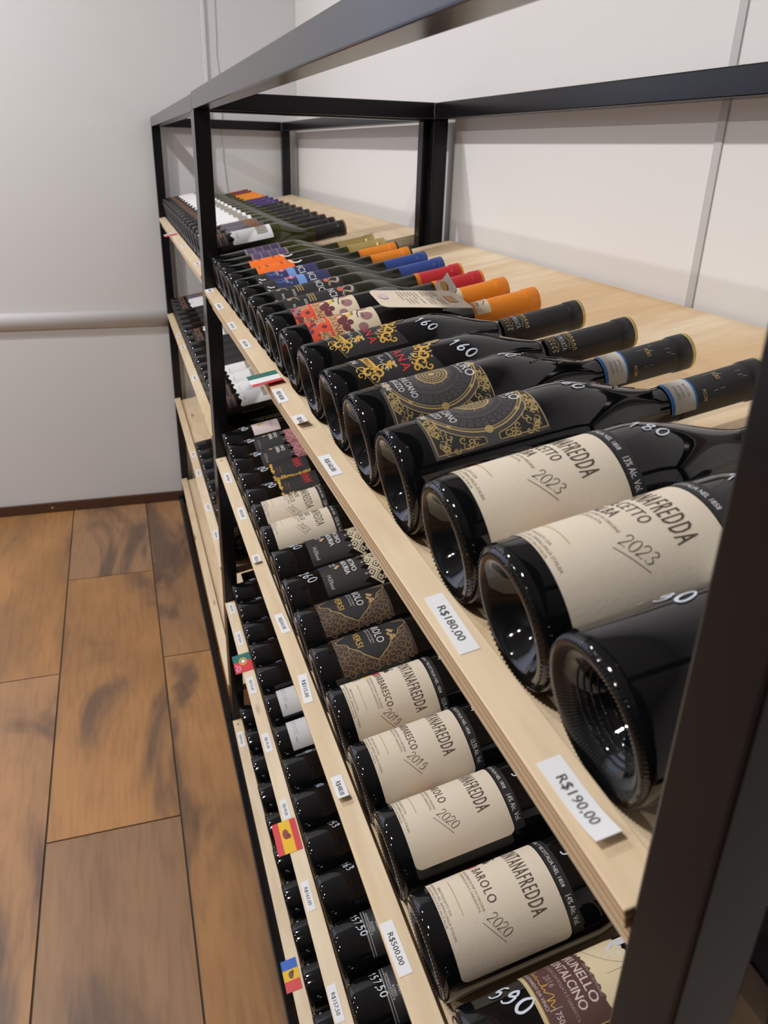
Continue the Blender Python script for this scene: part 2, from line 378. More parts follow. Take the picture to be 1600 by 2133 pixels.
class Sheet:
    def __init__(s): s.v = []; s.f = []
    def add(s, pts, faces=None):
        b = len(s.v); s.v += pts
        for f in (faces or [tuple(range(len(pts)))]): s.f.append(tuple(b + i for i in f))
    def patch(s, u0, u1, v0, v1, rc=0, n=26, lo=None, hi=None, nv=1):
        us = [u0 + (u1 - u0) * i / n for i in range(n + 1)]
        if rc: us = sorted(set(us + [u0 + rc * (1 - math.cos(a * math.pi / 12)) for a in range(7)] + [u1 - rc * (1 - math.cos(a * math.pi / 12)) for a in range(7)]))
        b = len(s.v)
        for u in us:
            a, c = (lo(u) if lo else v0), (hi(u) if hi else v1)
            if rc:
                e = min(u - u0, u1 - u)
                if e < rc: k = rc - math.sqrt(max(0, rc * rc - (rc - e) ** 2)); a += k; c -= k
            for j in range(nv + 1): s.v.append((u, a + (c - a) * j / nv))
        w = nv + 1
        for i in range(len(us) - 1):
            for j in range(nv): q = b + i * w + j; s.f.append((q, q + w, q + w + 1, q + 1))
        return s
    def disc(s, u, v, ru, rv=None, n=14):
        rv = rv or ru; b = len(s.v)
        for i in range(n + 1):
            a = math.pi * i / n; x = -math.cos(a); y = math.sin(a)
            s.v += [(u + ru * x, v - rv * y), (u + ru * x, v + rv * y)]
        for i in range(n): q = b + 2 * i; s.f.append((q, q + 2, q + 3, q + 1))
        return s
    def rib(s, pts, w, taper=None):
        b = len(s.v); n = len(pts)
        for i, p in enumerate(pts):
            q = pts[min(i + 1, n - 1)]; o = pts[max(i - 1, 0)]
            dx, dy = q[0] - o[0], q[1] - o[1]; l = math.hypot(dx, dy) or 1
            k = (taper(i / (n - 1)) if taper else 1) * w / 2
            s.v += [(p[0] + dy / l * k, p[1] - dx / l * k), (p[0] - dy / l * k, p[1] + dx / l * k)]
        for i in range(n - 1): q = b + 2 * i; s.f.append((q, q + 2, q + 3, q + 1))
        return s
    def arc(s, u, v, r, w, a0=0, a1=360, n=40, rv=None):
        rv = rv or r
        return s.rib([(u + r * math.cos(R(a0 + (a1 - a0) * i / n)), v + rv * math.sin(R(a0 + (a1 - a0) * i / n))) for i in range(n + 1)], w)
    def curl(s, u, v, size, ang, flip=1, w=1.2, turns=1.25, n=16):
        pts = []
        for i in range(n + 1):
            t = i / n; a = R(ang) + flip * t * turns * 2 * math.pi; r = size * (1 - t) ** .8
            pts.append((u + r * math.cos(a), v + r * math.sin(a)))
        s.rib(pts, w, lambda t: .35 + 1.1 * math.sin(math.pi * min(1, t * .9 + .1)))
        return s
    def txt(s, string, u, v, h, w=None, al='c', slant=0, ang=0, sp=1.0):
        V, Fs = text2d(string, sp)
        if not V: return s
        x0, x1 = min(p[0] for p in V), max(p[0] for p in V)
        k = h / .70; kx = k if w is None else w / (x1 - x0)
        W = (x1 - x0) * kx
        o = {'c': -W / 2, 'l': 0, 'r': -W}[al]
        ca, sa = math.cos(R(ang)), math.sin(R(ang))
        P = []
        for (x, y) in V:
            X = (x - x0) * kx + o + slant * y * k; Y = y * k
            P.append((u + X * ca - Y * sa, v + X * sa + Y * ca))
        s.add(P, Fs); return s
    def poly(s, pts): s.add(list(pts)); return s
    def mesh(s, name, prof, off, mat, u0=0):
        vs = []
        for (u, v) in s.v:
            v += 2.5; r = prof.rad(v); a = (u + u0) / r if r > prof.r * .8 else (u + u0) / (prof.r * .8)
            r += off
            vs.append((r * math.cos(a) / 1000, r * math.sin(a) / 1000, v / 1000))
        return mesh_from(name, vs, s.f, mat, True)
STROKE = {
 '0': [[(.5, 1), (.12, .72), (.08, .3), (.4, 0), (.8, .12), (.92, .6), (.7, .95), (.45, 1)]],
 '1': [[(.1, .68), (.5, 1), (.42, 0)]],
 '2': [[(.08, .74), (.3, 1), (.72, .95), (.8, .65), (.1, .04), (.35, .06), (.95, .02)]],
 '3': [[(.1, .88), (.5, 1), (.8, .78), (.4, .54), (.85, .32), (.6, .02), (.08, .1)]],
 '4': [[(.5, 1), (.08, .4), (.9, .42)], [(.68, .7), (.62, 0)]],
 '5': [[(.85, .98), (.3, .96), (.2, .55), (.6, .6), (.85, .32), (.55, .02), (.1, .08)]],
 '6': [[(.75, 1), (.25, .6), (.1, .22), (.4, 0), (.8, .15), (.78, .42), (.4, .46), (.14, .22)]],
 '7': [[(.1, .95), (.9, .95), (.35, 0)]],
 '9': [[(.8, .7), (.5, 1), (.18, .78), (.3, .52), (.78, .62), (.78, .2), (.4, 0), (.1, .1)]],
 ',': [[(.4, .08), (.25, -.18)]], '8': [[(.5, .52), (.15, .78), (.5, 1), (.82, .78), (.5, .52), (.12, .22), (.5, 0), (.86, .25), (.5, .52)]],
}
def catmull(P, k=5):
    out = []
    for i in range(len(P) - 1):
        p0, p1, p2, p3 = P[max(i - 1, 0)], P[i], P[i + 1], P[min(i + 2, len(P) - 1)]
        for j in range(k):
            t = j / k
            out.append(tuple(.5 * (2 * b + (c - a) * t + (2 * a - 5 * b + 4 * c - d) * t * t + (3 * b - a - 3 * c + d) * t ** 3) for a, b, c, d in zip(p0, p1, p2, p3)))
    return out + [P[-1]]
def hand(sh, s, u, v, h, ang=0, w=1.6, aspect=.60, gap=.24, script=False):
    """handwritten digits from (u, v), running along ang (0 = +u)"""
    x = 0; ca, sa = math.cos(R(ang)), math.sin(R(ang))
    for ch in s:
        for st in STROKE.get(ch, []):
            P = [((x + p[0] * aspect) * h + p[1] * h * .18, p[1] * h) for p in catmull(st)]
            P = [(u + a * ca - b * sa, v + a * sa + b * ca) for a, b in P]
            sh.rib(P, w, (lambda t: .55 + .6 * abs(math.sin(t * 7))) if script else (lambda t: .8 + .25 * math.sin(t * 5)))
        x += (.3 if ch == ',' else aspect + gap)
    return sh

# ------------------------------------------------------------------ bottles
def body_mesh(p, cut, mat, seg=40, wide=False):
    r = p.r; pts = [(0, 34), (r * .16, 33.4), (r * .30, 30), (r * .40, 23), (r * .48, 15), (r * .56, 9.5), (r * .66, 5.5), (r * .76, 2.6), (r * .84, .8), (r * .90, 0), (r * .945, .9), (r * .985, 3.4), (r, 7)] if wide else [(0, 26), (r * .2, 25), (r * .42, 19), (r * .60, 9.5), (r * .70, 3), (r * .76, .6), (r * .82, 0), (r * .88, .3), (r * .945, 1.6), (r * .985, 3.8), (r, 7)]
    pts += [(r, 30), (r, 80), (r, p.body * .85)]
    v = p.body
    while v < p.neck0: pts.append((p.rad(v), v)); v += (p.neck0 - p.body) / 12
    pts += [(p.rn, p.neck0), (p.rn, cut), (p.rn, cut + 4), (p.rn * .5, cut + 4)]
    vs = [(0, 0, pts[0][1] / 1000)]; fs = []
    for (a, z) in pts[1:]:
        for k in range(seg):
            t = 2 * math.pi * k / seg; vs.append((a * math.cos(t) / 1000, a * math.sin(t) / 1000, z / 1000))
    for k in range(seg): fs.append((0, 1 + k, 1 + (k + 1) % seg))
    n = len(pts) - 1
    for i in range(n - 1):
        for k in range(seg):
            a, b = 1 + i * seg + k, 1 + i * seg + (k + 1) % seg; fs.append((a, a + seg, b + seg, b))
    fs.append(tuple(1 + (n - 1) * seg + k for k in range(seg))[::-1])
    me = mesh_from('glass_body', vs, fs, mat, True)
    bm = bmesh.new(); bm.from_mesh(me); bmesh.ops.recalc_face_normals(bm, faces=bm.faces); bm.to_mesh(me); bm.free(); me.shade_smooth()
    return me
def knurl_mesh(p, mat, kind, n=72):
    bm = bmesh.new(); r = p.r
    for k in range(n):
        t = 2 * math.pi * k / n
        if kind == 'bead':
            for (a, z, q) in ((.885, .4, .75), (.955, 2.2, .7)):
                M = Matrix.Translation((r * a * math.cos(t) / 1000, r * a * math.sin(t) / 1000, z / 1000))
                bmesh.ops.create_icosphere(bm, subdivisions=1, radius=q / 1000, matrix=M)
        else:
            M = Matrix.Rotation(t, 4, 'Z') @ Matrix.Translation((r * .925 / 1000, 0, .0011)) @ Matrix.Rotation(R(52), 4, 'Y') @ Matrix.Diagonal((1, .30, 2.6, 1))
            bmesh.ops.create_icosphere(bm, subdivisions=1, radius=.0008, matrix=M)
    for q in range(2):
        for k in range(26):
            t = -.9 + 1.8 * k / 26 + math.pi; a = .34 + .09 * q + .03 * math.sin(k * 1.7)
            bmesh.ops.create_icosphere(bm, subdivisions=1, radius=.0008, matrix=Matrix.Translation((r * a * math.cos(t) / 1000, r * a * math.sin(t) / 1000, (21.6 if a < .37 else 17.2) / 1000)))
    me = bpy.data.meshes.new('heel_knurling'); bm.to_mesh(me); bm.free(); me.materials.append(mat); me.shade_smooth(); return me
def punt_mesh(p, mat):
    """fine radial ridges on the resting ring and dotted rings down the punt wall"""
    bm = bmesh.new(); r = p.r
    prof = [(.40, 23), (.48, 15), (.56, 9.5), (.66, 5.5), (.76, 2.6)]
    for (a, z) in [(.36, 26), (.40, 23), (.44, 19), (.48, 15), (.52, 12), (.56, 9.6), (.61, 7.4)]:
        n = int(150 * a)
        for k in range(n):
            t = 2 * math.pi * k / n
            bmesh.ops.create_icosphere(bm, subdivisions=1, radius=.0008, matrix=Matrix.Translation((r * a * math.cos(t) / 1000, r * a * math.sin(t) / 1000, z / 1000)))
    n = 110
    for k in range(n):
        t = 2 * math.pi * k / n; d = math.pi / n * .8
        L_ = []
        for (a, z, hh) in ((.66, 5.5, 0), (.74, 3.1, .8), (.83, 1.0, .85), (.93, .5, .6), (.975, 2.6, 0)):
            for (tt, h) in ((t - d, -.1), (t, hh), (t + d, -.1)):
                L_.append(bm.verts.new(((r * a + (h * .4 if a > .9 else 0)) * math.cos(tt) / 1000, (r * a + (h * .4 if a > .9 else 0)) * math.sin(tt) / 1000, (z - h * .8) / 1000)))
        for q in range(4):
            for c in range(2): bm.faces.new((L_[3 * q + c], L_[3 * q + c + 1], L_[3 * q + c + 4], L_[3 * q + c + 3]))
    bmesh.ops.recalc_face_normals(bm, faces=bm.faces)
    me = bpy.data.meshes.new('punt_ridges'); bm.to_mesh(me); bm.free(); me.materials.append(mat); me.shade_smooth(); return me
def lathe(name, pts, mat, seg=32):
    vs = []; fs = []
    for (a, z) in pts:
        for k in range(seg):
            t = 2 * math.pi * k / seg; vs.append((a * math.cos(t) / 1000, a * math.sin(t) / 1000, z / 1000))
    for i in range(len(pts) - 1):
        for k in range(seg):
            a, b = i * seg + k, i * seg + (k + 1) % seg; fs.append((a, b, b + seg, a + seg))
    fs.append(tuple(range((len(pts) - 1) * seg, len(pts) * seg)))
    me = mesh_from(name, vs, fs, mat); me.shade_smooth()
    me.set_sharp_from_angle(angle=R(40)) if hasattr(me, 'set_sharp_from_angle') else None
    return me
def capsule_parts(p, mat, end, bands=(), c0=None):
    c0 = c0 or p.cap0; r = p.rn + .35; L = p.L
    out = [('capsule', lathe('capsule', [(p.rad(c0) + .1, c0), (max(p.rad(c0), r) + .15, c0 + .3), (r, c0 + 12), (r, L - 17), (r + .15, L - 16.5), (r + 1.0, L - 15), (r + 1.0, L - 2.2), (r + .5, L - 1.0)], mat), [])]
    sub = [('capsule_end', lathe('capsule_end', [(r + .75, L - 2.9), (r + 1.1, L - 2.6), (r + 1.15, L - .4), (r + .75, L + .6), (r * .9, L + 1), (r * .5, L + 1)], end), [])]
    for (v0, v1, m) in bands:
        sub.append(('capsule_band', lathe('capsule_band', [(max(p.rad(v0), r) + .12, v0), (max(p.rad(v0), r) + .25, v0 + .1), (max(p.rad(v1), r) + .25, v1 - .1), (max(p.rad(v1), r) + .12, v1)], m), []))
    out[0] = ('capsule', out[0][1], sub)
    return out
TYPES = {}
def deftype(name, prof, parts, cat='bottle'): TYPES[name] = (prof, parts)
def S(): return Sheet()
LO = .22  # label offset, mm
def lab(prof, name, sh, mat, subs=()):
    """label sheet with its printing: subs = (name, sheet, material[, offset])"""
    return (name, sh.mesh(name, prof, LO, mat), [(s[0], s[1].mesh(s[0], prof, LO + (s[3] if len(s) > 3 else .18), s[2]), []) for s in subs])

# --- cream label with tall narrow lettering
def cream(name, title, title2, year, alc, prof):
    W0, W1 = -58, 62
    t = S()
    for q in (-.11, .11):
        t.txt('FONTANAFREDDA', 2.2 + q, 78.0, 12.6, 67.5, sp=1.22)
        if title2: t.txt(title, -20 + q, 67.4, 7.6, 39 if len(title) > 7 else 30, 'l', sp=1.2); t.txt(title2, -20 + q, 57.8, 7.6, 27 if len(title2) < 7 else 37, 'l', sp=1.2); y0 = 51
        else: t.txt(title, -1.5 + q, 51.0, 7.4, 36 if len(title) < 8 else 45, sp=1.2); y0 = 45
    f = S().txt('DENOMINAZIONE DI ORIGINE', -2, (54 if title2 else 44.6), 2.0, 44)
    f.txt('CONTROLLATA' if title2 else 'CONTROLLATA E GARANTITA', -2, (50.4 if title2 else 41.4), 2.0, 24 if title2 else 43)
    f.txt('IMBOTTIGLIATO DA', 0, 20.6, 2.0, 28); f.txt("FONTANAFREDDA NEL SERRALUNGA D'ALBA", 0, 17.4, 2.0, 62); f.txt('ITALIA PRODOTTO IN ITALIA', 0, 14.6, 1.8, 42)
    g = S().rib([(-17 + i * 3.4, 30) for i in range(11)], .55)
    y = hand(S(), year, 25, y0 - .3, 8.3, 30, .52, .52, .06, True)
    y.rib([(26.5 + i * 1.95, y0 - 3.4 + i * 1.3) for i in range(10)], .45)
    pic = S().patch(-46, -29, 40, 48, n=5); pr2 = S().patch(-44, -26, 50, 58, n=5); pk = S().disc(-36, 64, 7, 4); pk.disc(-30, 66, 5, 3); pk.curl(-28, 69, 4, 20, 1, 1); pk.curl(-25, 65, 3, 80, 1, 1); pg = S().patch(-48, -29, 28, 37, 1, 6)
    parts = [lab(prof, 'front_label', S().patch(W0, W1, 14, 103.5, 6, 36), CREAM,
        [('label_lettering', t, BROWNINK), ('fine_print', f, FINEINK), ('gold_line', g, GOLD), ('vintage', y, BROWNINK), ('label_picture', pic, YEL), ('label_picture', pr2, REDP), ('label_picture', pk, INK), ('label_picture', pg, GREYINK)])]
    b = S().txt("FONDATA DAL 1° RE D'ITALIA NEL 1858", -11, 107.0, 3.0, 72); b.txt(alc, 42, 106.6, 4.6, 22)
    parts.append(lab(prof, 'label_band', S().patch(W0, W1 - 2, 104.3, 113.5, 1.5, 36), BLACKL, [('band_lettering', b, WHITEP)]))
    return parts
PB = Prof(39.5, 128, 212, 14.6, 306, 228)      # sloped shoulder
PS = Prof(38.3, 132, 212, 14.4, 306, 214)
PX = Prof(35.2, 150, 208, 14.0, 306, 236)      # straight sided
PX3 = Prof(36.6, 146, 204, 14.2, 286, 222)
PX2 = Prof(36.6, 145, 208, 14.2, 306, 232)
def base_parts(p, mat=GLASS, knurl='bead', seg=44, stip=False, cut=None):
    g = [('glass_body', body_mesh(p, cut or p.cap0, mat, seg, stip), [])]
    sub = []
    if knurl: sub.append(('heel_knurling', knurl_mesh(p, mat, knurl), []))
    if stip: sub.append(('punt_ridges', punt_mesh(p, mat), []))
    g[0] = (g[0][0], g[0][1], sub); return g
for nm, a in dict(dolcetto=('DOLCETTO', "D'ALBA", '2023', '13% Alc. Vol.'), barbaresco=('BARBARESCO', None, '2019', '13,5% Alc. Vol.'), barolo=('BAROLO', None, '2020', '14% Alc. Vol.'), langhe=('LANGHE', 'NEBBIOLO', '2023', '13,5% Alc. Vol.')).items():
    deftype(nm, PB, base_parts(PB, GLASS, 'bead', stip=False) + cream(nm, *a, PB) + capsule_parts(PB, CAPB, CAPB))

# --- charcoal label with a gold zodiac wheel
def moro(p):
    W = 48
    lo = lambda u: 22 + (3.5 * max(0, 1 - abs(abs(u) - 0) / 5) if abs(u) < 5 else 0)
    gold = S(); gold.arc(0, 65, 37, 1.2, 0, 360, 60).arc(0, 65, 35.0, .6, 0, 360, 60)
    gold.arc(0, 67, 14, 1.5, rv=12).arc(0, 67, 11.6, .8, rv=9.6).arc(0, 67, 8.6, .8, rv=7).arc(0, 67, 5.5, .9, rv=4.5).disc(0, 67, 3.4, 2.8, 8)
    for k in range(24):
        a = 2 * math.pi * k / 24; gold.rib([(5.5 * math.cos(a), 67 + 4.5 * math.sin(a)), (12.5 * math.cos(a), 67 + 10.5 * math.sin(a))], .45)
    for k in range(12):
        a = 2 * math.pi * (k + .5) / 12; gold.rib([(13.4 * math.cos(a), 67 + 11.4 * math.sin(a)), (17.5 * math.cos(a), 67 + 15 * math.sin(a))], .8, lambda t: 1 - .9 * t)
    for a in (0, 45, 90, 135, 180, 225, 270, 315):
        x, y = 36.2 * math.cos(R(a)), 65 + 36.2 * math.sin(R(a))
        if a % 90 == 0: gold.disc(x, y, 3.1, 3.1, 10)
        else: gold.poly([(x - 2.3, y), (x, y - 2.3), (x + 2.3, y), (x, y + 2.3)])
    corn = S(); orn = S()
    for sx in (-1, 1):
        for sv in (-1, 1):
            def lim(a): return 65 + sv * min(33, max(5, (math.sqrt(max(0, 41.2 ** 2 - a * a)) if a < 41 else 4)))
            ed = 65 + sv * 40.6
            us = [8 + 37.5 * k / 24 for k in range(25)]
            b0 = len(corn.v)
            for a in us: corn.v += [(sx * a, min(ed, lim(a)) if sv > 0 else ed), (sx * a, ed if sv > 0 else max(ed, lim(a)))]
            for k in range(24):
                q = b0 + 2 * k; f = (q, q + 2, q + 3, q + 1); corn.f.append(f if sx > 0 else f[::-1])
            orn.rib([(sx * a, ed) for a in us] + [(sx * 45.5, 65 + sv * (40.6 - 1.5 * k)) for k in range(1, 24)], .7)
            orn.rib([(sx * a, lim(a)) for a in us[4:]], .7)
            rg_ = random.Random(5)
            for k in range(30):
                a = 45 - 33 * rg_.random() ** 1.5; lo_, hi_ = abs(lim(a) - 65), 40
                if hi_ - lo_ < 2.4: continue
                h = lo_ + (hi_ - lo_) * (.15 + .7 * rg_.random())
                orn.curl(sx * a, 65 + sv * h, min(3.0, .28 * (hi_ - lo_) + .5), rg_.random() * 360, 1 if rg_.random() > .5 else -1, .62, 1.1, 9)
    wheel = S()
    for k in range(72):
        a = 2 * math.pi * k / 72
        wheel.rib([(r * math.cos(a), 65 + r * math.sin(a)) for r in (18, 26, 34.5)], .3)
    for r in (21, 25, 29, 33): wheel.arc(0, 65, r, .3, 0, 360, 60)
    for k in range(36):
        a = 2 * math.pi * (k + .5) / 36
        for r in (27, 31): wheel.disc(r * math.cos(a), 65 + r * math.sin(a), .7, .9, 5)
    tx = S().txt('MŎRO', -1, 91.5, 7.8, 34); tx.txt('gli elementi', -1, 88.6, 1.8, 22)
    tx.txt('MONTEPULCIANO', -3, 42.5, 5.2, 52); tx.txt("D'ABRUZZO", -3, 35.2, 5.0, 34); tx.txt('PICCINI', -3, 26.6, 4.8, 22)
    return lab(p, 'front_label', S().patch(-W, W, 22, 106.5, 0, 40, lo, lambda u: 106.5 - 3 * max(0, 1 - abs(u) / 4)), GREYL,
        [('wheel_print', wheel, LINEK, .12), ('corner_panel', corn, LINEK, .14), ('gold_print', gold, GOLD, .2), ('gold_scrollwork', orn, GOLD, .24), ('label_lettering', tx, WHITEP, .3)])
def strip_tax(p):
    t = S()
    for k, s_ in enumerate(('00751779', 'QNITALY', 'DOLLIMO')): t.txt(s_, 30, 222 + 4 * (2 - k), 2.2, 24)
    return ('tax_strip', S().patch(-8, 66, 216, 237, 0, 30, nv=2).mesh('tax_strip', p, .75, STRIPW), [
        ('strip_edge', S().patch(-8, 66, 215, 218.2, 0, 30).mesh('strip_edge', p, .8, BLUEP), []), ('strip_edge', S().patch(-8, 66, 236, 237.6, 0, 30).mesh('strip_edge', p, .8, BLUEP), []), ('strip_lettering', t.mesh('strip_lettering', p, .95, FINEINK), [])])
def emboss_lines(p, mat, polys, h=.9):
    """raised ridges moulded in the glass, from (u, v) lines"""
    vs = []; fs = []
    for P in polys:
        b = len(vs)
        for i, (u, v) in enumerate(P):
            q, o = P[min(i + 1, len(P) - 1)], P[max(i - 1, 0)]; dx, dy = q[0] - o[0], q[1] - o[1]; l = math.hypot(dx, dy) or 1
            for (k, hh) in ((1.1, -.2), (.5, h * .8), (0, h), (-.5, h * .8), (-1.1, -.2)):
                uu, vv = u + dy / l * k, v - dx / l * k; r = p.rad(vv); a = uu / max(r, p.r * .8); r += hh
                vs.append((r * math.cos(a) / 1000, r * math.sin(a) / 1000, vv / 1000))
        for i in range(len(P) - 1):
            for j in range(4): q = b + i * 5 + j; fs.append((q, q + 5, q + 6, q + 1))
    return mesh_from('embossing', vs, fs, mat, True)
drop = [[(-9 + 9 * math.cos(R(a)), 172 + 22 * math.sin(R(a)) * (1 if a < 180 else .8)) for a in range(100, 430, 15)], [(-2, 150), (2, 162), (0, 176), (-6, 188), (-2, 200)], [(4, 165), (10, 158), (14, 150)], [(-14, 180), (-4, 186), (6, 184), (12, 176)]]
b = base_parts(PB, GLASS, 'ridge'); b[0][2].append(('embossing', emboss_lines(PB, GLASS, drop), []))
capt = S().txt('MŎRO', 20, 258, 4, 16); capt.txt('PICCINI', 47, 243, 3, 18)
cp = capsule_parts(PB, CAPB, CAPG); cp[0][2].append(('capsule_lettering', capt.mesh('capsule_lettering', PB, 1.0, GOLD), []))
scr = S()
for k in range(9): u, v = random.uniform(5, 50), random.uniform(250, 280); scr.rib([(u, v), (u + random.uniform(-2, 2), v + 4)], .35)
cp[0][2].append(('scuff', scr.mesh('scuff', PB, .6, WHITEP), []))
deftype('moro', PB, b + [moro(PB), strip_tax(PB)] + cp)

# --- black label with gold acanthus and red lettering
def privata(p):
    W = 46
    lo = lambda u: 21 + 15 * max(0, (abs(u) - 8) / 38) ** 1.1 if abs(u) > 8 else 21
    ban = S().patch(-27, 27, 33, 41, 0, 20, lambda u: 33.5 + .004 * u * u, lambda u: 40.5 + .004 * u * u)
    g = S()
    for sx in (-1, 1):
        for (u, v, s, a, f, w) in ((29, 34, 6, 60, 1, 3), (33, 42, 5, 250, -1, 2.6), (27, 46, 4, 120, 1, 2.2), (36, 37, 4.4, 0, 1, 2.2), (24, 29, 4.6, 300, -1, 1.8), (31, 26.5, 4, 20, 1, 1.4),
                                (8, 95, 7, 200, 1, 3), (17, 92, 6, 40, -1, 3), (25, 88, 6, 160, 1, 3), (32, 83, 6.4, 20, -1, 3), (14, 85, 5, 300, 1, 2.6), (22, 80, 4, 100, -1, 2.2), (37, 77, 4.4, 60, 1, 2.2), (30, 75, 3.6, 220, -1, 1.8), (7, 87, 4, 80, 1, 2.2), (38, 88, 4, 190, 1, 2)):
            g.curl(sx * u, v, s * 1.05, a if sx > 0 else 180 - a, f * sx, w * .58, 1.2, 14)
        for k in range(26):
            q = random.uniform(0, 1); g.disc(sx * (26 + random.gauss(0, 2.2)), 54 + random.gauss(0, 3), 1.1, 1.1, 6)
        for k in range(6): g.disc(sx * (6 + 30 * random.random()), 83 + 11 * random.random(), 1.2, .8, 6)
    t = S()
    for q in (-.15, .15): t.txt('TOSCANA', q, 63.0, 8.6, 74, sp=1.25)
    w = S().txt('PICCINI', 0, 24.6, 5.2, 24); w.txt('INDICAZIONE GEOGRAFICA TIPICA', 6, 58, 1.9, 50)
    w.rib(catmull([(6, 48), (9, 54), (11, 48), (13, 50), (15, 48.5), (18, 51), (20, 48), (24, 50), (27, 47)]), .5); w.curl(30, 50, 2.4, 0, 1, .4); w.curl(20, 77.5, 2.2, 40, 1, .3); w.curl(24, 73.5, 2, 200, -1, .3)
    bt = S().txt('COLLEZIONE PRIVATA', 0, 35.0, 4.6, 52)
    ed = S().rib([(-46 + 92 * i / 30, lo(-46 + 92 * i / 30) + .8) for i in range(31)], .4); 
    seal = S().disc(-2, 103.5, 12, 7.5); sl = S().arc(-2, 103.5, 9.5, .5, rv=6).txt('90', -2, 101.2, 5, 8)
    return lab(p, 'front_label', S().patch(-W, W, 21, 100, 0, 40, lo, lambda u: 98 + 3 * math.cos(u / 8)), BLACKL,
        [('label_banner', ban, GOLDP, .15), ('gold_acanthus', g, GOLDP, .22), ('label_lettering', t, REDP, .25), ('white_lettering', w, WHITEP, .25), ('banner_lettering', bt, LINEK, .3), ('label_edge_line', ed, GOLD, .3), ('label_seal', seal, GOLD, .3), ('seal_lettering', sl, LINEK, .4)])
b = base_parts(PS, GLASS, 'ridge')
oval = [[(-2 + 12 * math.cos(R(a)), 158 + 17 * math.sin(R(a))) for a in range(0, 361, 15)], [(-2 + 9 * math.cos(R(a)), 158 + 13 * math.sin(R(a))) for a in range(0, 361, 15)]] + [[(-2 + 5 * math.cos(R(a + q)), 158 + 8 * math.sin(R(a))) for a in range(0, 181, 30)] for q in (0, 120, 240)]
b[0][2].append(('embossing', emboss_lines(PS, GLASS, oval, .7), []))
cp = capsule_parts(PS, CAPB, CAPG, (), 214)
ct = S().txt('COLLEZIONE PRIVATA', 4, 223.6, 5.6, 84); cg = S()
for k in range(9):
    u = -20 + 8 * k
    cg.curl(u, 216, 3.4, 40, 1, 1, 1, 9); cg.curl(u + 4, 235.5, 3.4, 220, -1, 1, 1, 9)
cg.rib([(-26 + 4 * i, 220.8 + math.sin(i) * .8) for i in range(19)], .4); cg.rib([(-26 + 4 * i, 232 + math.sin(i) * .8) for i in range(19)], .4)
cp[0][2].append(('capsule_lettering', ct.mesh('capsule_lettering', PS, .75, WHITEP), [])); cp[0][2].append(('capsule_scrollwork', cg.mesh('capsule_scrollwork', PS, .75, GOLD), []))
deftype('privata', PS, b + [privata(PS)] + cp)

# --- cream and red label with tan word bars (orange capsule)
def tessera(p, year):
    red = S().patch(-44, 44, 26, 66, 0, 40, None, lambda u: 63 + 4 * math.sin(u * .5) + 2.2 * math.sin(u * 1.3))
    bars = S()
    for v0 in (36, 51):
        bars.patch(-26, 40, v0, v0 + 11, 0, 20)
    lt = S().txt('PERTINACE LIVINO', 7, 37.5, 8, 62); lt.txt('TERRA DI LINA', 7, 52.5, 8, 60)
    pl = S(); mv = S(); yl = S()
    for k in range(26): pl.disc(-42 + random.random() * 84, 27 + random.random() * 8, 1 + random.random() * 2.2, None, 7)
    for k in range(9): mv.disc(-40 + random.random() * 80, 28 + random.random() * 9, 2 + random.random() * 3, None, 9)
    for (u, v, r) in ((16, 67, 5), (24, 72, 4), (20, 64, 6), (30, 66, 5), (10, 69, 2.4), (5, 67, 2), (-6, 66, 4), (-12, 70, 3.4), (36, 70, 3)): pl.disc(u, v, r, r * .9, 9)
    for (u, v, r) in ((0, 92, 6.2), (20, 92, 6.6), (34, 84, 5.4), (-20, 94, 5.4), (-34, 88, 5)): mv.disc(u, v, r, r, 12)
    for (u, v) in ((12, 73), (8, 76), (-8, 76)): yl.disc(u, v, 3, 2.2, 8)
    blob = S().disc(22, 43, 8, 8); bl2 = S().disc(22, 43, 3, 3)
    ink = S().rib(catmull([(-4, 83), (0, 86.5), (6, 86), (12, 83.5), (20, 82.5)]), 1.1); ink.rib(catmull([(-2, 79), (1, 82), (3, 78), (5, 80.5), (8, 77), (10, 79.5), (13, 76.5)]), .8); ink.txt(year, 16, 86.5, 3.2, 9, ang=-6); ink.txt('4', 6, 99, 2.6)
    return lab(p, 'front_label', S().patch(-44, 44, 26, 104, 1.5, 36), CREAMP,
        [('red_print', red, REDL, .12), ('word_bar', bars, TAN, .18), ('plum_print', pl, PLUM, .26), ('mauve_print', mv, MAUVE, .22), ('yellow_print', yl, YEL, .3), ('red_print', blob, REDL, .3), ('plum_print', bl2, PLUM, .34), ('label_lettering', lt, PLUM, .24), ('label_lettering', ink, INK, .32)])
for yr in ('2019', '2023'):
    cp = capsule_parts(PX2, CAPO, CAPO, (), 222); s_ = S().patch(-18, 44, 223, 241, 0, 24)
    tt = S().rib(catmull([(4, 232), (8, 237), (14, 236), (22, 233)]), 1).txt('LA FIERA', 14, 225.5, 3, 20)
    cp[0][2].append(('capsule_label', s_.mesh('capsule_label', PX2, .6, CREAMP), [])); cp[0][2].append(('capsule_lettering', tt.mesh('capsule_lettering', PX2, .8, PLUM), []))
    deftype('tessera' + yr, PX2, base_parts(PX2, GLASS, 'ridge') + [tessera(PX2, yr)] + cp)

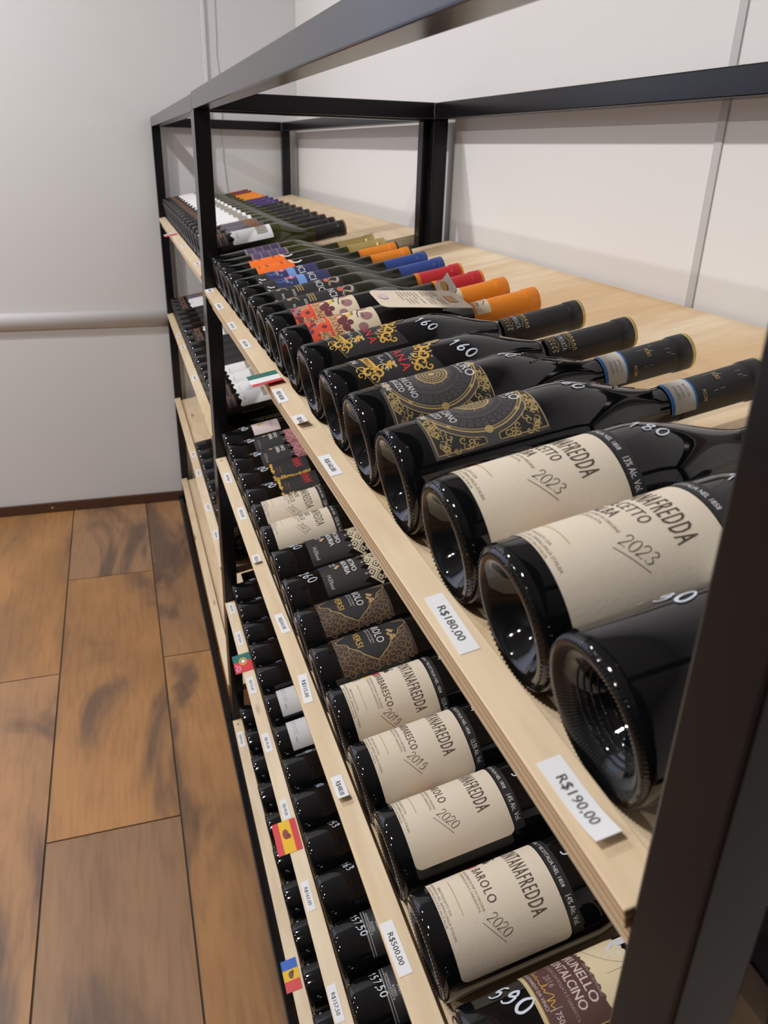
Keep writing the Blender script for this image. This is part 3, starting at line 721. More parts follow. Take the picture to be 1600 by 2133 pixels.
# --- black label with a bronze serpent (red capsule) and navy lightning label (blue capsule)
def serpent(p):
    g = S()
    for k in range(3):
        P = catmull([(-30 + 14 * k, 30 + 4 * k), (-22 + 14 * k, 38), (-30 + 14 * k, 45), (-18 + 14 * k, 50)]); g.rib(P, 2.2, lambda t: .4 + math.sin(t * 3.1)); g.rib([(a + 3, b + 1) for a, b in P], .8)
    P = catmull([(-4, 106), (6, 108), (0, 116), (8, 122), (18, 118), (14, 110), (22, 106)]); g.rib(P, 2.4, lambda t: .4 + math.sin(t * 3.1)); g.rib([(a + 2.5, b + 1) for a, b in P], .7)
    gb = S(); [gb.patch(-14, 20, 63 + 3.4 * k, 64.6 + 3.4 * k, 0, 8) for k in range(3)]
    t = S().txt('PRIMONCIO', -2, 90, 9.5, 66); t.txt('ROSSO', 20, 56, 3.4, 14); t.txt('PASO', 24, 40, 3.4, 12); t.txt('7G', 30, 28, 4, 7)
    e = S().disc(8, 106, 6, 4)
    return lab(p, 'front_label', S().patch(-40, 40, 30, 126, 2, 30), BLACKL, [('bronze_serpent', g, plain('serpent_print', (.42, .33, .22), .5)), ('gold_bars', gb, GOLD), ('label_lettering', t, WHITEP), ('red_seal', e, plain('coral_print', (.55, .12, .08), .5))])
deftype('serpent', PX, base_parts(PX, GLASSD, 'ridge') + [serpent(PX)] + capsule_parts(PX, CAPR, CAPO, ((236, 242, CAPO),)))
def lightning(p):
    l = S()
    for k in range(3): l.rib([(-28 + 20 * k, 48), (-22 + 20 * k, 56), (-26 + 20 * k, 58), (-16 + 20 * k, 70)], 2.6, lambda t: .3 + t)
    m_ = S().patch(-20, 12, 66, 78, 0, 10); s_ = S().patch(-34, 34, 79, 91, 0, 20)
    t = S().txt('IRONICI', -2, 96, 10, 58); t.txt('NERO', 4, 70, 4.4, 20); t.txt('ROSSO', 12, 62, 3.6, 20); t.rib([(20, 34), (24, 38), (24, 44)], 2); t.rib([(26, 33), (30, 37), (30, 43)], 1.6)
    return lab(p, 'front_label', S().patch(-40, 40, 30, 126, 2, 30), NAVY, [('dark_panel', S().patch(-40, 40, 30, 48, 1, 20), BLACKL, .1), ('lightning_print', l, LIGHTN), ('pink_print', m_, MAGENTA), ('sky_print', s_, plain('sky_print', (.16, .30, .62), .5)), ('label_lettering', t, WHITEP, .26)])
deftype('lightning', PX, base_parts(PX, GLASSD, 'ridge') + [lightning(PX)] + capsule_parts(PX, CAPBL, CAPBL))
t = S().txt('VINO NERO', -4, 84, 4.4, 36); t.txt('BIO', -6, 72, 4, 12); t.txt('GRANDE', -4, 60, 4.4, 34); t.txt('ROSSO', 2, 48, 3.4, 22); t.txt('D.O.C.', 6, 95, 3.6, 20)
rg = S().arc(2, 110, 16, 3.4, 140, 400, 26, 12)
deftype('orange', PX, base_parts(PX, GLASSD, 'ridge') + [lab(PX, 'front_label', S().patch(-40, 40, 44, 104, 0, 30), ORANGEL, [('label_lettering', t, INK)]), ('white_ring_print', rg.mesh('white_ring_print', PX, .4, WHITEP), [])] + capsule_parts(PX, CAPO, CAPB))
ck = S(); ln = S()
for i in range(5):
    for j in range(4): ck.patch(-36 + 15 * i, -23 + 15 * i, 62 + 15 * j, 75 + 15 * j, 0, 4)
for j in range(5): ln.rib([(-38 + 4 * q, 61 + 15 * j) for q in range(20)], .9)
deftype('checked', PX, base_parts(PX, GLASSG, 'ridge') + [lab(PX, 'front_label', S().patch(-38, 38, 58, 124, 1, 28), plain('grey_violet', (.16, .13, .17), .5), [('violet_check', ck, VIOLET), ('gold_line', ln, GOLD)])] + capsule_parts(PX, CAPG, CAPG))
deftype('unlabelled', PS, base_parts(PS, GLASS, None, seg=64, stip=True) + [('back_label', S().patch(-56, -14, 88, 122, 3, 16).mesh('back_label', PS, LO, PAPERW), [])] + capsule_parts(PS, CAPB, CAPB))

# --- lower shelf types
def versi(p):
    la = S()
    for i in range(15):
        for j in range(12):
            u, v = -42 + 6 * i + (3 if j % 2 else 0), 28 + 7 * j
            la.curl(u, v, 4.6, 90 * ((i + j) % 4), 1 if (i + j) % 2 else -1, .75, 1.15, 9)
    shp = lambda u: 41 * max(0, 1 - abs(u) / 38) ** .85 * (1 + .05 * math.sin(abs(u) * .5))
    sd = S().patch(-38, 38, 0, 0, 0, 40, lambda u: 67 - shp(u) * .95, lambda u: 67 + shp(u) * 1.08)
    ed = S()
    for sg in (1, -1): ed.rib([(-38 + 76 * i / 48, 67 + sg * shp(-38 + 76 * i / 48) * (1.08 if sg > 0 else .95)) for i in range(49)], 1.0)
    t = S().txt('BAROLO', -2, 72, 9, 44); sm = S().txt('Denominazione di Origine', -2, 67.6, 1.9, 40); sm.txt('Controllata e Garantita', -2, 64.4, 1.9, 38)
    vt = S().txt('VERSI', 4, 49, 7.4, 28); og = S()
    for k in range(7): og.curl(6 + 2 * k, 88 + (k % 3) * 2, 2.4, 50 * k, 1, 1.1, 1, 8)
    return lab(p, 'front_label', S().patch(-46, 46, 24, 112, 1.5, 36), LACE, [('lacework', la, LACEL, .12), ('dark_shield', sd, BLACKL, .2), ('shield_edge', ed, GOLD, .26), ('label_lettering', t, WHITEP, .3), ('fine_print', sm, GREYW, .3), ('gold_lettering', vt, GOLDP, .3), ('orange_flourish', og, TAN, .3)])
deftype('versi', PB, base_parts(PB, GLASS, 'bead') + [versi(PB)] + capsule_parts(PB, CAPB, CAPB))
def primitivo(p, col):
    zig = lambda u: 120 - 19 * abs(((u + 65) % 20) / 10 - 1)
    d = S(); k_ = S(); d2 = S(); k2 = S()
    for i in range(7):
        for j in range(4):
            u, v = -55 + 20 * i + (10 if j % 2 else 0), 112 + 9.5 * j
            if abs(u) > 44: continue
            h = 9.2
            d.poly([(u, v - h), (u + h * 1.04, v), (u, v + h), (u - h * 1.04, v)])
            k_.poly([(u, v - 6), (u + 6, v), (u, v + 6), (u - 6, v)]); d2.poly([(u, v - 4.4), (u + 4.4, v), (u, v + 4.4), (u - 4.4, v)]); k2.poly([(u, v - 1.8), (u + 1.8, v), (u, v + 1.8), (u - 1.8, v)])
    t = S()
    for q in (-.2, .2): t.txt('PRIMITIVO', -6 + q, 88.5, 6.8, 44); t.txt('MANDURIA', -4 + q, 79, 6.8, 44); t.txt('FIORE', -12, 68, 3.4, 16); t.txt('VINO', -12, 63.4, 3.2, 14); t.txt('14,5%vol', 22, 55, 5.2, 21)
    em = S().poly([(-2, 70), (1, 67), (4, 70), (1, 73)]); em.poly([(-5, 73), (-2, 70.4), (1, 73), (-2, 76)])
    return lab(p, 'front_label', S().patch(-40, 40, 48, 118, 1.5, 44, None, lambda u: zig(u) - 2), plain('matte_black_label', (.022, .021, .023), .55), [('label_lettering', t, WHITEP), ('label_emblem', em, TAN)]), \
        ('patterned_label', d.mesh('patterned_label', p, LO + .08, col), [('pattern_diamond', k_.mesh('pattern_diamond', p, LO + .2, LINEK), []), ('pattern_diamond', d2.mesh('pattern_diamond', p, LO + .3, col), []), ('pattern_diamond', k2.mesh('pattern_diamond', p, LO + .4, LINEK), [])])
for nm, c in (('primitivo', CREAMP), ('primitivo_pink', PINK)):
    deftype(nm, PB if nm == 'primitivo' else PX2, base_parts(PB if nm == 'primitivo' else PX2, GLASS, 'ridge') + list(primitivo(PB if nm == 'primitivo' else PX2, c)) + capsule_parts(PB if nm == 'primitivo' else PX2, CAPB, CAPB))
def redgold(p):
    g = S()
    for k in range(70):
        g.disc(-38 + random.random() * 76, 56 + random.gauss(0, 1.1), .8 + random.random() * 1.5, None, 6)
        g.disc(36 + random.gauss(0, 1.1), 56 + random.random() * 62, .8 + random.random() * 1.5, None, 6)
    r = S()
    for k in range(7): r.rib(catmull([(-14 + 5 * k, 94), (-11 + 5 * k, 102 + random.random() * 5), (-8 + 5 * k, 96), (-8 + 5 * k, 110)]), 1.0)
    r.rib([(-16, 92), (0, 93.5), (22, 91)], .6); r.rib([(-10, 86), (20, 87)], .5)
    t = S().txt('ROSSO', 20, 68, 3, 14); t.txt('ANNATA', 18, 63, 2.4, 16)
    return lab(p, 'front_label', S().patch(-38, 37, 55, 120, 1, 30), BLACKL, [('gold_leaf', g, GOLDP, .2), ('red_script', r, REDP, .2), ('label_lettering', t, BRONZE, .2)])
deftype('redgold', PX2, base_parts(PX2, GLASS, 'ridge') + [redgold(PX2)] + capsule_parts(PX2, CAPB, CAPB))
def brunello(p):
    W0, W1 = -60, 22
    wav = lambda u: 92 + .8 * math.sin(u * .9) + .5 * math.sin(u * 2.1)
    mar = S().patch(W0, W1, 51, 92, 0, 44, None, wav)
    t = S()
    for q in (-.12, .12): t.txt('BRUNELLO', 9.5 + q, 82, 6.4, 48, 'r'); t.txt('MONTALCINO', 11 + q, 73.0, 6.4, 54, 'r'); t.txt('UOMO VITRUVIANO', 8, 91.2 - 1.6, 2.2, 26, 'r'); t.txt('DENOMINAZIONE DI ORIGINE CONTROLLATA E GARANTITA', 16, 68.2, 2.4, 74, 'r'); t.txt('2016', -16, 62, 4.4, 12)
    t.txt('ORIGINE LEONARDO DA VINCI', 3, 52.6, 2.4, 50, 'r'); t.txt('750 ml', 12.5, 57, 4.2, 13)
    t.rib([(4, 55), (4, 63), (21, 63), (21, 55), (4, 55)], .5)
    sg = S().rib(catmull([(-36, 57), (-34, 61.5), (-33, 57), (-31, 58.5), (-29.5, 57), (-28, 58.5), (-26, 57), (-25, 59), (-23, 57), (-21, 58), (-16, 57), (-14, 58.5), (-13.4, 62), (-13, 57), (-10, 58.5), (-9, 57), (-4, 62), (-2.6, 56), (-1, 61), (1, 57), (3, 58.5), (4.4, 57)]), .5)
    gl = S().rib([(W0 + 82 * i / 20, 50.6) for i in range(21)], 1.0); gl.rib([(W0 + 82 * i / 20, 48.8) for i in range(21)], .6); gl.rib([(W1 - .4, 49), (W1 - .4, 60), (W1 - .4, 92)], .8)
    ln = S().arc(-34, 128, 31, .35, 0, 360, 60); ln.rib([(-64, 101), (-40, 101), (-20, 101), (-3, 101), (-3, 120), (-3, 150)], .35)
    fig = S().patch(-30, -20, 118, 128, 3, 8); fig.rib([(-27, 119), (-22, 112), (-14, 108)], 3.4, lambda t: 1.2 - .7 * t); fig.rib([(-24, 119), (-14, 116), (-4, 114)], 3.4, lambda t: 1.2 - .7 * t)
    return lab(p, 'front_label', S().patch(W0, W1, 48, 140, 0, 40, nv=4), VELLUM, [('maroon_panel', mar, MAROON, .14), ('drawing_lines', ln, FINEINK, .2), ('pale_drawing', fig, GREYW, .2), ('gold_line', gl, GOLD, .24), ('label_lettering', t, plain('rose_print', (.62, .50, .48), .5), .24), ('gold_signature', sg, GOLDP, .26)])
deftype('brunello', PB, base_parts(PB, GLASS, 'bead') + [brunello(PB)] + capsule_parts(PB, CAPB, CAPB))
# --- third and fourth shelf
deftype('plain_black', PX2, base_parts(PX2, GLASS, 'bead') + [lab(PX2, 'front_label', S().patch(-36, 40, 60, 130, 2, 30), BLACKL)] + capsule_parts(PX2, CAPB, CAPB))
t = S().txt('ROSSO', 8, 47, 3, 12); t.txt('2021', 8, 53, 3.4, 10)
for v in (39.3, 42.6): t.rib([(-34 + 74 * i / 20, v) for i in range(21)], .5)
t.txt('CAVE MONTE BORGATA', 0, 44, 2.4, 34)
deftype('lined_black', PX2, base_parts(PX2, GLASS, 'bead') + [lab(PX2, 'front_label', S().patch(-36, 42, 38, 130, 1, 30), BLACKL, [('label_lettering', t, GREYW)])] + capsule_parts(PX2, CAPB, CAPB))
t = S(); [t.txt('ESTRATTO DI CAMPO', 0, 30 + 4 * k, 1.6, 34) for k in range(2)]; t.txt('BAG', 25, 29, 3.6, 8); t.txt('VINO', 10, 84, 3, 18)
deftype('white_label', PX2, base_parts(PX2, GLASS, 'bead') + [lab(PX2, 'front_label', S().patch(-46, 40, 21, 106, 1, 30), GREYW, [('label_lettering', t, GREYINK)])] + capsule_parts(PX2, CAPB, CAPB))
g = S()
for k in range(30): g.curl(-30 + random.random() * 64, 52 + random.random() * 40, 3 + random.random() * 4, random.random() * 360, 1, .8, 1.1, 9)
deftype('scribble_gold', PX2, base_parts(PX2, GLASS, 'bead', 32) + [lab(PX2, 'front_label', S().patch(-36, 40, 46, 110, 2, 24), BLACKL, [('gold_scrollwork', g, CREAMP)])] + capsule_parts(PX2, CAPB, CAPB))
deftype('orange_square', PX2, base_parts(PX2, GLASS, 'bead', 32) + [lab(PX2, 'front_label', S().patch(-36, 40, 46, 110, 2, 24), BLACKL, [('orange_square', S().patch(8, 30, 54, 74, 0, 8), TAN)])] + capsule_parts(PX2, CAPB, CAPB))
# --- far rack: white wavy label over bronze stripes
def wavy(p, cap, band=None, grey=False):
    st = S()
    for v in (27, 38): st.patch(-34, 34, v, v + 1.6, 0, 20)
    st.disc(10, 33, 3.4, 2.4, 8).disc(2, 33, 2, 2.4, 8)
    out = [lab(p, 'lower_label', S().patch(-36, 36, 18, 44, 1, 24), BLACKL, [('bronze_print', st, BRONZE)])]
    pic = S().patch(-24, 26, 102, 124, 1, 14); pl = S()
    for k in range(14): pl.rib([(-22 + 3.4 * k, 104), (-20 + 3.4 * k + 2 * math.sin(k * 2), 112), (-21 + 3.4 * k, 121)], .5)
    tx = S().txt('ROSSO', 20, 62, 2.6, 12); tx.txt('2020', -6, 62, 2.6, 12)
    out.append(lab(p, 'front_label', S().patch(-38, 38, 52, 132, 2, 40, lambda u: 53 + 2.6 * math.sin(u * .32), lambda u: 132), plain('grey_violet_label', (.13, .11, .13), .5) if grey else PAPERW, [('label_picture', pic, BRONZE if grey else plain('sketch_grey', (.40, .37, .32), .7)), ('picture_lines', pl, INK, .26), ('label_lettering', tx, GREYINK)]))
    return base_parts(p, GLASSG, 'ridge', 36) + out + capsule_parts(p, cap, plain('copper_cap_end', (.30, .12, .06), .4) if cap is CAPB else cap)
for nm, c, gr in (('wavy_black', CAPB, 0), ('wavy_grey', CAPB, 1), ('wavy_purple', CAPP, 0), ('wavy_orange', CAPO, 0), ('wavy_maroon', CAPM, 0)):
    deftype(nm, PX3, wavy(PX3, c, None, gr))
deftype('figure_card', PX2, base_parts(PX2, GLASS, 'bead') + [lab(PX2, 'front_label', S().patch(-30, 30, 58, 112, 1, 24), plain('blush_label', (.68, .58, .56), .6), [('gold_figure', S().disc(-2, 78, 4, 6).disc(4, 72, 3, 3).rib([(0, 70), (8, 76)], 1.6), GOLDP), ('label_lettering', S().txt('ROSA', 8, 94, 5, 22), PINK)])] + capsule_parts(PX2, CAPB, CAPB))

STUFF = {'gold_scrollwork', 'plum_print', 'mauve_print', 'lacework', 'heel_knurling', 'punt_ridges', 'gold_acanthus', 'gold_leaf', 'wheel_print', 'violet_check', 'picture_lines', 'capsule_scrollwork', 'bronze_serpent', 'lightning_print', 'label_lettering', 'fine_print', 'gold_print', 'yellow_print', 'scuff', 'pattern_diamond', 'gold_bars', 'bronze_print', 'red_script', 'corner_panel', 'word_bar', 'label_picture', 'gold_line'}
def put(typ, shelf_key, y, u0, label, group, mark=None, extra=None, name='wine_bottle'):
    """one bottle lying on a shelf: Empty at the middle of its base > parts > sub-parts"""
    prof, parts = TYPES[typ]
    r = prof.r / 1000
    o = empty(name)
    pos = Vector((0, y, SURF[shelf_key])) + DD * S0 + NN * (r + .0002)
    M = Matrix(((NN.x, 0, DD.x, pos.x), (NN.y, -1, DD.y, pos.y), (NN.z, 0, DD.z, pos.z), (0, 0, 0, 1)))
    o.matrix_world = M
    tag(o, label, 'bottle', group)
    spin = Matrix.Rotation(u0 / prof.r, 4, 'Z')
    for (nm, me, subs) in parts:
        q = link(nm, me, None, o); q.matrix_local = spin
        for (sn, sm, ss) in subs:
            c = link(sn, sm, None, q)
            if sn in STUFF: c['kind'] = 'stuff'
    if mark:
        sh = S()
        for m_ in mark:
            hand(sh, *m_[:5], **(m_[5] if len(m_) > 5 else {}))
        q = link('price_mark', sh.mesh('price_mark', prof, LO + .35, MARK), None, o)
    if extra: extra(o, prof, spin)
    return o

def neck_tag(o, prof, spin):
    """folded card hung on the neck: a big leaf lying along the shoulder and a small leaf standing up behind it"""
    A, B, C_, D = (Vector(p) for p in ((.0585, .0105, .102), (.0335, -.001, .2031), (.0235, .0544, .2053), (.0490, .0610, .1023)))
    W, Hh = (B - A).length, (D - A).length
    nrm = (B - A).cross(D - A).normalized()
    if nrm.x < 0: nrm = -nrm
    def at(a, b, h=0): return A + (B - A) * a * (1 - b) + (C_ - D) * a * b + (D - A) * b + nrm * h   # a along the card, b across, 0..1
    def plate(P, t=.0005):
        n = len(P); vs = [p for p in P] + [p - nrm * t for p in P]
        return vs, [tuple(range(n)), tuple(range(n, 2 * n))[::-1]] + [(i, n + i, n + (i + 1) % n, (i + 1) % n) for i in range(n)]
    P = []; rc = .0085
    for (ca, cb, a0) in ((W - rc * .2, Hh - rc * .2, 0), (rc, Hh - rc, 90), (rc, rc, 180), (W - rc * .2, rc * .2, 270)):
        q = rc if ca == rc else rc * .2
        for k in range(5):
            an = R(a0 + 22.5 * k); P.append(at((ca + q * math.cos(an)) / W, (cb + q * math.sin(an)) / Hh))
    card_m = plain('tag_card', (.80, .70, .56), .6)
    vs, fs = plate(P); q = link('neck_tag', mesh_from('neck_tag', vs, fs, card_m), None, o)
    def pr(sh, m_): link('tag_print', mesh_from('tag_print', [at(u / 100, v / 100, .0006) for (u, v) in sh.v], sh.f, m_), None, q)
    ln = S()
    for k in range(11):
        a = 30 + 4.1 * k + (3 if k > 5 else 0)
        for (b0, b1) in (((12, 42), (48, 86)) if k % 4 else ((12, 60),)): ln.rib([(a, b0), (a, b1 - 8 * random.random())], 1.0)
    pr(ln, FINEINK)
    pr(S().disc(10, 40, 5.5, 15, 14), plain('tag_lilac', (.68, .54, .54), .6)); pr(S().patch(80, 91, 34, 70, 0, 6), TAN)
    V, Fs = text2d('VINO'); pr_ = S(); pr_.add([(86 + 3.5 * p[1], 62 - 9 * p[0]) for p in V], Fs); pr(pr_, PAPERW)
    L2 = [Vector(p) for p in ((.026, -.006, .2075), (.036, .004, .2075), (.0500, -.022, .2085), (.0400, -.040, .2085), (.0300, -.066, .2080), (.0230, -.060, .2075))]
    vs = L2 + [p + Vector((0, 0, .0005)) for p in L2]; n = len(L2)
    lf = link('tag_leaf', mesh_from('tag_leaf', vs, [tuple(range(n))[::-1], tuple(range(n, 2 * n))] + [(i, (i + 1) % n, n + (i + 1) % n, n + i) for i in range(n)], card_m), None, q)
    oc = [(.033 + .006 * math.cos(a * .6), -.034 + .012 * math.sin(a * .6), .2068) for a in range(10)]
    link('tag_print', mesh_from('tag_print', oc, [tuple(range(10))], plain('tag_orange', (.72, .38, .08), .6)), None, q)

ORD = ['first', 'second', 'third', 'fourth', 'fifth', 'sixth', 'seventh', 'eighth', 'ninth', 'tenth', 'eleventh', 'twelfth', 'thirteenth', 'fourteenth', 'fifteenth', 'sixteenth', 'seventeenth', 'eighteenth']
G1 = 'bottles on the top shelf of the near rack'
H = dict(w=1.5)
put('unlabelled', 'n1', -1.3590, 0, 'black bottle half hidden by the near post, deep punt facing front, no front label visible', G1, [('190', -27, 34, 11, 34, dict(w=1.7))])
put('dolcetto', 'n1', -1.2800, -8, 'cream-labelled Dolcetto 2023 bottle beside the half hidden bottle, top shelf', G1, [('180', -2, 125, 10, 40, H)])
put('dolcetto', 'n1', -1.1925, -8, 'cream-labelled Dolcetto 2023 bottle beside the gold zodiac label, top shelf', G1, [('180', -2, 125, 10, 40, H)])
put('moro', 'n1', -1.0957, -10, 'charcoal bottle with gold zodiac wheel, beside the cream-labelled bottles', G1, [('160', -8, 130, 9.5, 28, H)])
put('moro', 'n1', -1.0054, 2, 'charcoal bottle with gold zodiac wheel, beside the red and gold Toscana labels', G1, [('160', -12, 125, 9, 24, H)])
put('privata', 'n1', -.9192, -8, 'black Toscana bottle with gold scrolls, next to the zodiac label', G1, [('160', 11, 112, 11, 32, dict(w=1.9))])
put('privata', 'n1', -.8240, -12, 'black Toscana bottle with gold scrolls, next to the orange capsule bottle', G1, [('160', 8, 115, 10, 32, dict(w=1.7))])
put('tessera2019', 'n1', -.7240, -4, 'red and cream labelled bottle with orange capsule and hang tag on its shoulder', G1, None, neck_tag)
put('tessera2023', 'n1', -.6420, -4, 'red and cream labelled bottle with orange capsule, no hang tag, beside the red capsules', G1)
put('serpent', 'n1', -.5670, 0, 'black labelled bottle with bronze serpent and red capsule, beside the hang tag', G1)
put('serpent', 'n1', -.4950, -2, 'black labelled bottle with bronze serpent and red capsule, beside the blue capsules', G1)
put('lightning', 'n1', -.4230, -4, 'navy lightning labelled bottle with blue capsule, beside the red capsules', G1)
put('lightning', 'n1', -.3510, -4, 'navy lightning labelled bottle with blue capsule, beside the orange label', G1)
put('orange', 'n1', -.2790, -2, 'bottle with plain orange label and orange capsule, beside the blue capsules', G1)
put('orange', 'n1', -.2080, -4, 'bottle with plain orange label and orange capsule, beside the gold capsules', G1)
put('checked', 'n1', -.1370, 0, 'olive bottle with violet checked label and gold capsule, beside the orange label', G1)
put('checked', 'n1', -.0660, -2, 'olive bottle with violet checked label and gold capsule, nearest the middle post', G1)
G2 = 'bottles on the second shelf of the near rack'
put('brunello', 'n2', -1.301, 0, 'bottle with maroon Brunello 2016 label and marker price 590', G2, [('590', -27, 22, 13.5, 30, dict(w=2.1))])
put('barolo', 'n2', -1.206, -4, 'cream-labelled Barolo 2020 bottle beside the maroon Brunello label', G2, [('500', -4, 118, 12, 30, dict(w=2))])
put('barolo', 'n2', -1.117, -16, 'cream-labelled Barolo 2020 bottle beside the Barbaresco 2019 label', G2, [('500', -2, 119, 11, 30, dict(w=2))])
put('barbaresco', 'n2', -1.030, -5, 'cream-labelled Barbaresco 2019 bottle beside the Barolo 2020 label', G2, [('480', -6, 119, 10, 30, dict(w=2))])
put('barbaresco', 'n2', -.942, 10, 'cream-labelled Barbaresco 2019 bottle beside the brown lace label', G2, [('480', -6, 119, 10, 30, dict(w=2))])
put('versi', 'n2', -.861, -5, 'brown lace labelled Barolo bottle beside the cream Barbaresco label', G2)
put('versi', 'n2', -.779, -5, 'brown lace labelled Barolo bottle beside the cream diamond pattern', G2)
put('primitivo', 'n2', -.697, 0, 'black Primitivo bottle with cream diamonds and marker price 260, beside the lace label', G2, [('260', -11, 21, 12, 22, dict(w=1.6))])
put('primitivo', 'n2', -.614, 0, 'black Primitivo bottle with cream diamonds, beside the cream Nebbiolo label', G2, [('260', -20, 21, 12, 24, dict(w=1.5))])
put('langhe', 'n2', -.528, -9, 'cream-labelled Nebbiolo 2023 bottle beside the cream diamond pattern', G2)
put('langhe', 'n2', -.446, -1, 'cream-labelled Nebbiolo 2023 bottle beside the red script label', G2)
put('redgold', 'n2', -.368, -2, 'black bottle with red script and gold leaf edge, beside the cream Nebbiolo label', G2, [('220', -14, 27, 12.5, 26, dict(w=2.1))])
put('redgold', 'n2', -.293, -2, 'black bottle with red script and gold leaf edge, beside the pink diamonds', G2, [('220', -14, 27, 12.5, 26, dict(w=2.1))])
put('primitivo_pink', 'n2', -.217, -2, 'black Primitivo bottle with pink diamonds, beside the red script label', G2, [('198', -14, 27, 12.5, 26, dict(w=2.1))])
put('primitivo_pink', 'n2', -.142, -2, 'black Primitivo bottle with pink diamonds, beside the blush card label', G2, [('198', -14, 27, 12.5, 26, dict(w=2.1))])
put('figure_card', 'n2', -.067, 0, 'black bottle with blush label and gold figure, at the middle post', G2, [('190', -14, 27, 12.5, 26, dict(w=2.1))])
G3 = 'bottles on the third shelf of the near rack'
n3 = [(-1.112, 'lined_black', '157,50'), (-1.029, 'lined_black', '157,50'), (-.950, 'lined_black', '157,50'), (-.872, 'plain_black', '163'), (-.797, 'plain_black', '153'), (-.721, 'plain_black', '90'), (-.645, 'plain_black', '90'), (-.566, 'white_label', None), (-.478, 'white_label', None),
      (-.395, 'plain_black', '93'), (-.318, 'plain_black', '93'), (-.240, 'plain_black', '93'), (-.160, 'plain_black', '220'), (-.078, 'plain_black', '220')]
for i, (y, ty, mk) in enumerate(n3):
    mark = [(mk, -26 if ty == 'plain_black' else -24, 34 if ty == 'plain_black' else 25, 10 if ty == 'plain_black' else 8.5, 18 if ty == 'plain_black' else 12, dict(w=1.45))] if mk else None
    kind = {'lined_black': 'black bottle with thin lined label', 'plain_black': 'plain black bottle', 'white_label': 'black bottle with light grey label'}[ty]
    put(ty, 'n3', y, random.uniform(-3, 3), '%s on the third shelf, %s' % (kind, 'nearest the camera' if i == 0 else ORD[i] + ' from the camera end'), G3, mark)
G4 = 'bottles on the lowest shelf of the near rack'
for i, y in enumerate([-.925, -.842, -.759, -.677, -.594, -.509, -.425, -.340, -.254, -.166, -.078]):
    mk = '163' if i < 5 else '145'
    put('plain_black', 'n4', y, random.uniform(-3, 3), 'plain black bottle on the lowest shelf, %s' % ('nearest the camera' if i == 0 else ORD[i] + ' from the camera end'), G4, [(mk, -20, 32, 10, 12, dict(w=1.7))] + ([('145', -24, 42, 9, 12, dict(w=1.6))] if i > 4 else []))
G5 = 'bottles on the top shelf of the far rack'
f1 = ['wavy_black', 'wavy_grey', 'wavy_grey'] + ['wavy_black'] * 6 + ['wavy_purple'] * 3 + ['wavy_orange'] * 3 + ['wavy_maroon'] * 2
for i, ty in enumerate(f1):
    c = ty.split('_')[1]; c = 'black' if c == 'grey' else c
    put(ty, 'f1', .070 + .0785 * i, 4, '%s labelled bottle with %s capsule on the far top shelf, %s from the middle post' % ('grey' if 'grey' in ty else 'white', c, ORD[i]), G5)
G6 = 'bottles on the second shelf of the far rack'
for i in range(17):
    ty = 'wavy_black' if i < 4 or i in (8, 9, 14, 15) else ('plain_black' if i < 14 else 'wavy_grey')
    put(ty, 'f2', .070 + .0785 * i, 2, '%s on the far second shelf, %s from the middle post' % ({'wavy_black': 'white labelled bottle', 'plain_black': 'plain black bottle', 'wavy_grey': 'grey labelled bottle'}[ty], ORD[i]), G6)
G7 = 'bottles on the third shelf of the far rack'
for i in range(9):
    ty = 'orange_square' if i == 2 else ('scribble_gold' if i != 4 else 'plain_black')
    put(ty, 'f3', .070 + .0785 * i, 0, '%s on the far third shelf, %s from the middle post' % ({'orange_square': 'black bottle with small orange square', 'scribble_gold': 'black bottle with pale gold scribbles', 'plain_black': 'plain black bottle'}[ty], ORD[i]), G7)

# ------------------------------------------------------------------ price tags and flags on the shelf strips
def card(key, y0, y1, x0, x1, skew=0.0, lift=0.0, lift0=0.0):
    """grid of points for a paper card on the strip; returns mapping (a, b in 0..1) -> local point. a runs from the far end to the near end, b from front to back"""
    base = Matrix.Translation((0, 0, SURF[key])) @ ROT
    def f(a, b, h=0):
        z = STRIPH + .0004 + h + lift * max(0, (a - .45) / .55) ** 2 + lift0 * max(0, (.35 - a) / .35) ** 2
        return base @ Vector((x0 + (x1 - x0) * b + skew * a, y0 + (y1 - y0) * a, z))
    return f
def card_mesh(name, f, a0, a1, b0, b1, mat, h=0, n=10, thick=.0003):
    vs = []; fs = []
    for i in range(n + 1):
        a = a0 + (a1 - a0) * i / n
        vs += [f(a, b0, h), f(a, b1, h), f(a, b0, h - thick), f(a, b1, h - thick)]
    for i in range(n):
        q = 4 * i
        fs += [(q, q + 4, q + 5, q + 1), (q + 2, q + 3, q + 7, q + 6), (q, q + 2, q + 6, q + 4), (q + 1, q + 5, q + 7, q + 3)]
    fs += [(0, 1, 3, 2), (4 * n, 4 * n + 2, 4 * n + 3, 4 * n + 1)]
    return mesh_from(name, vs, fs, mat)
def rebase(o, me, origin):
    for v in me.vertices: v.co -= origin
    o.location = origin
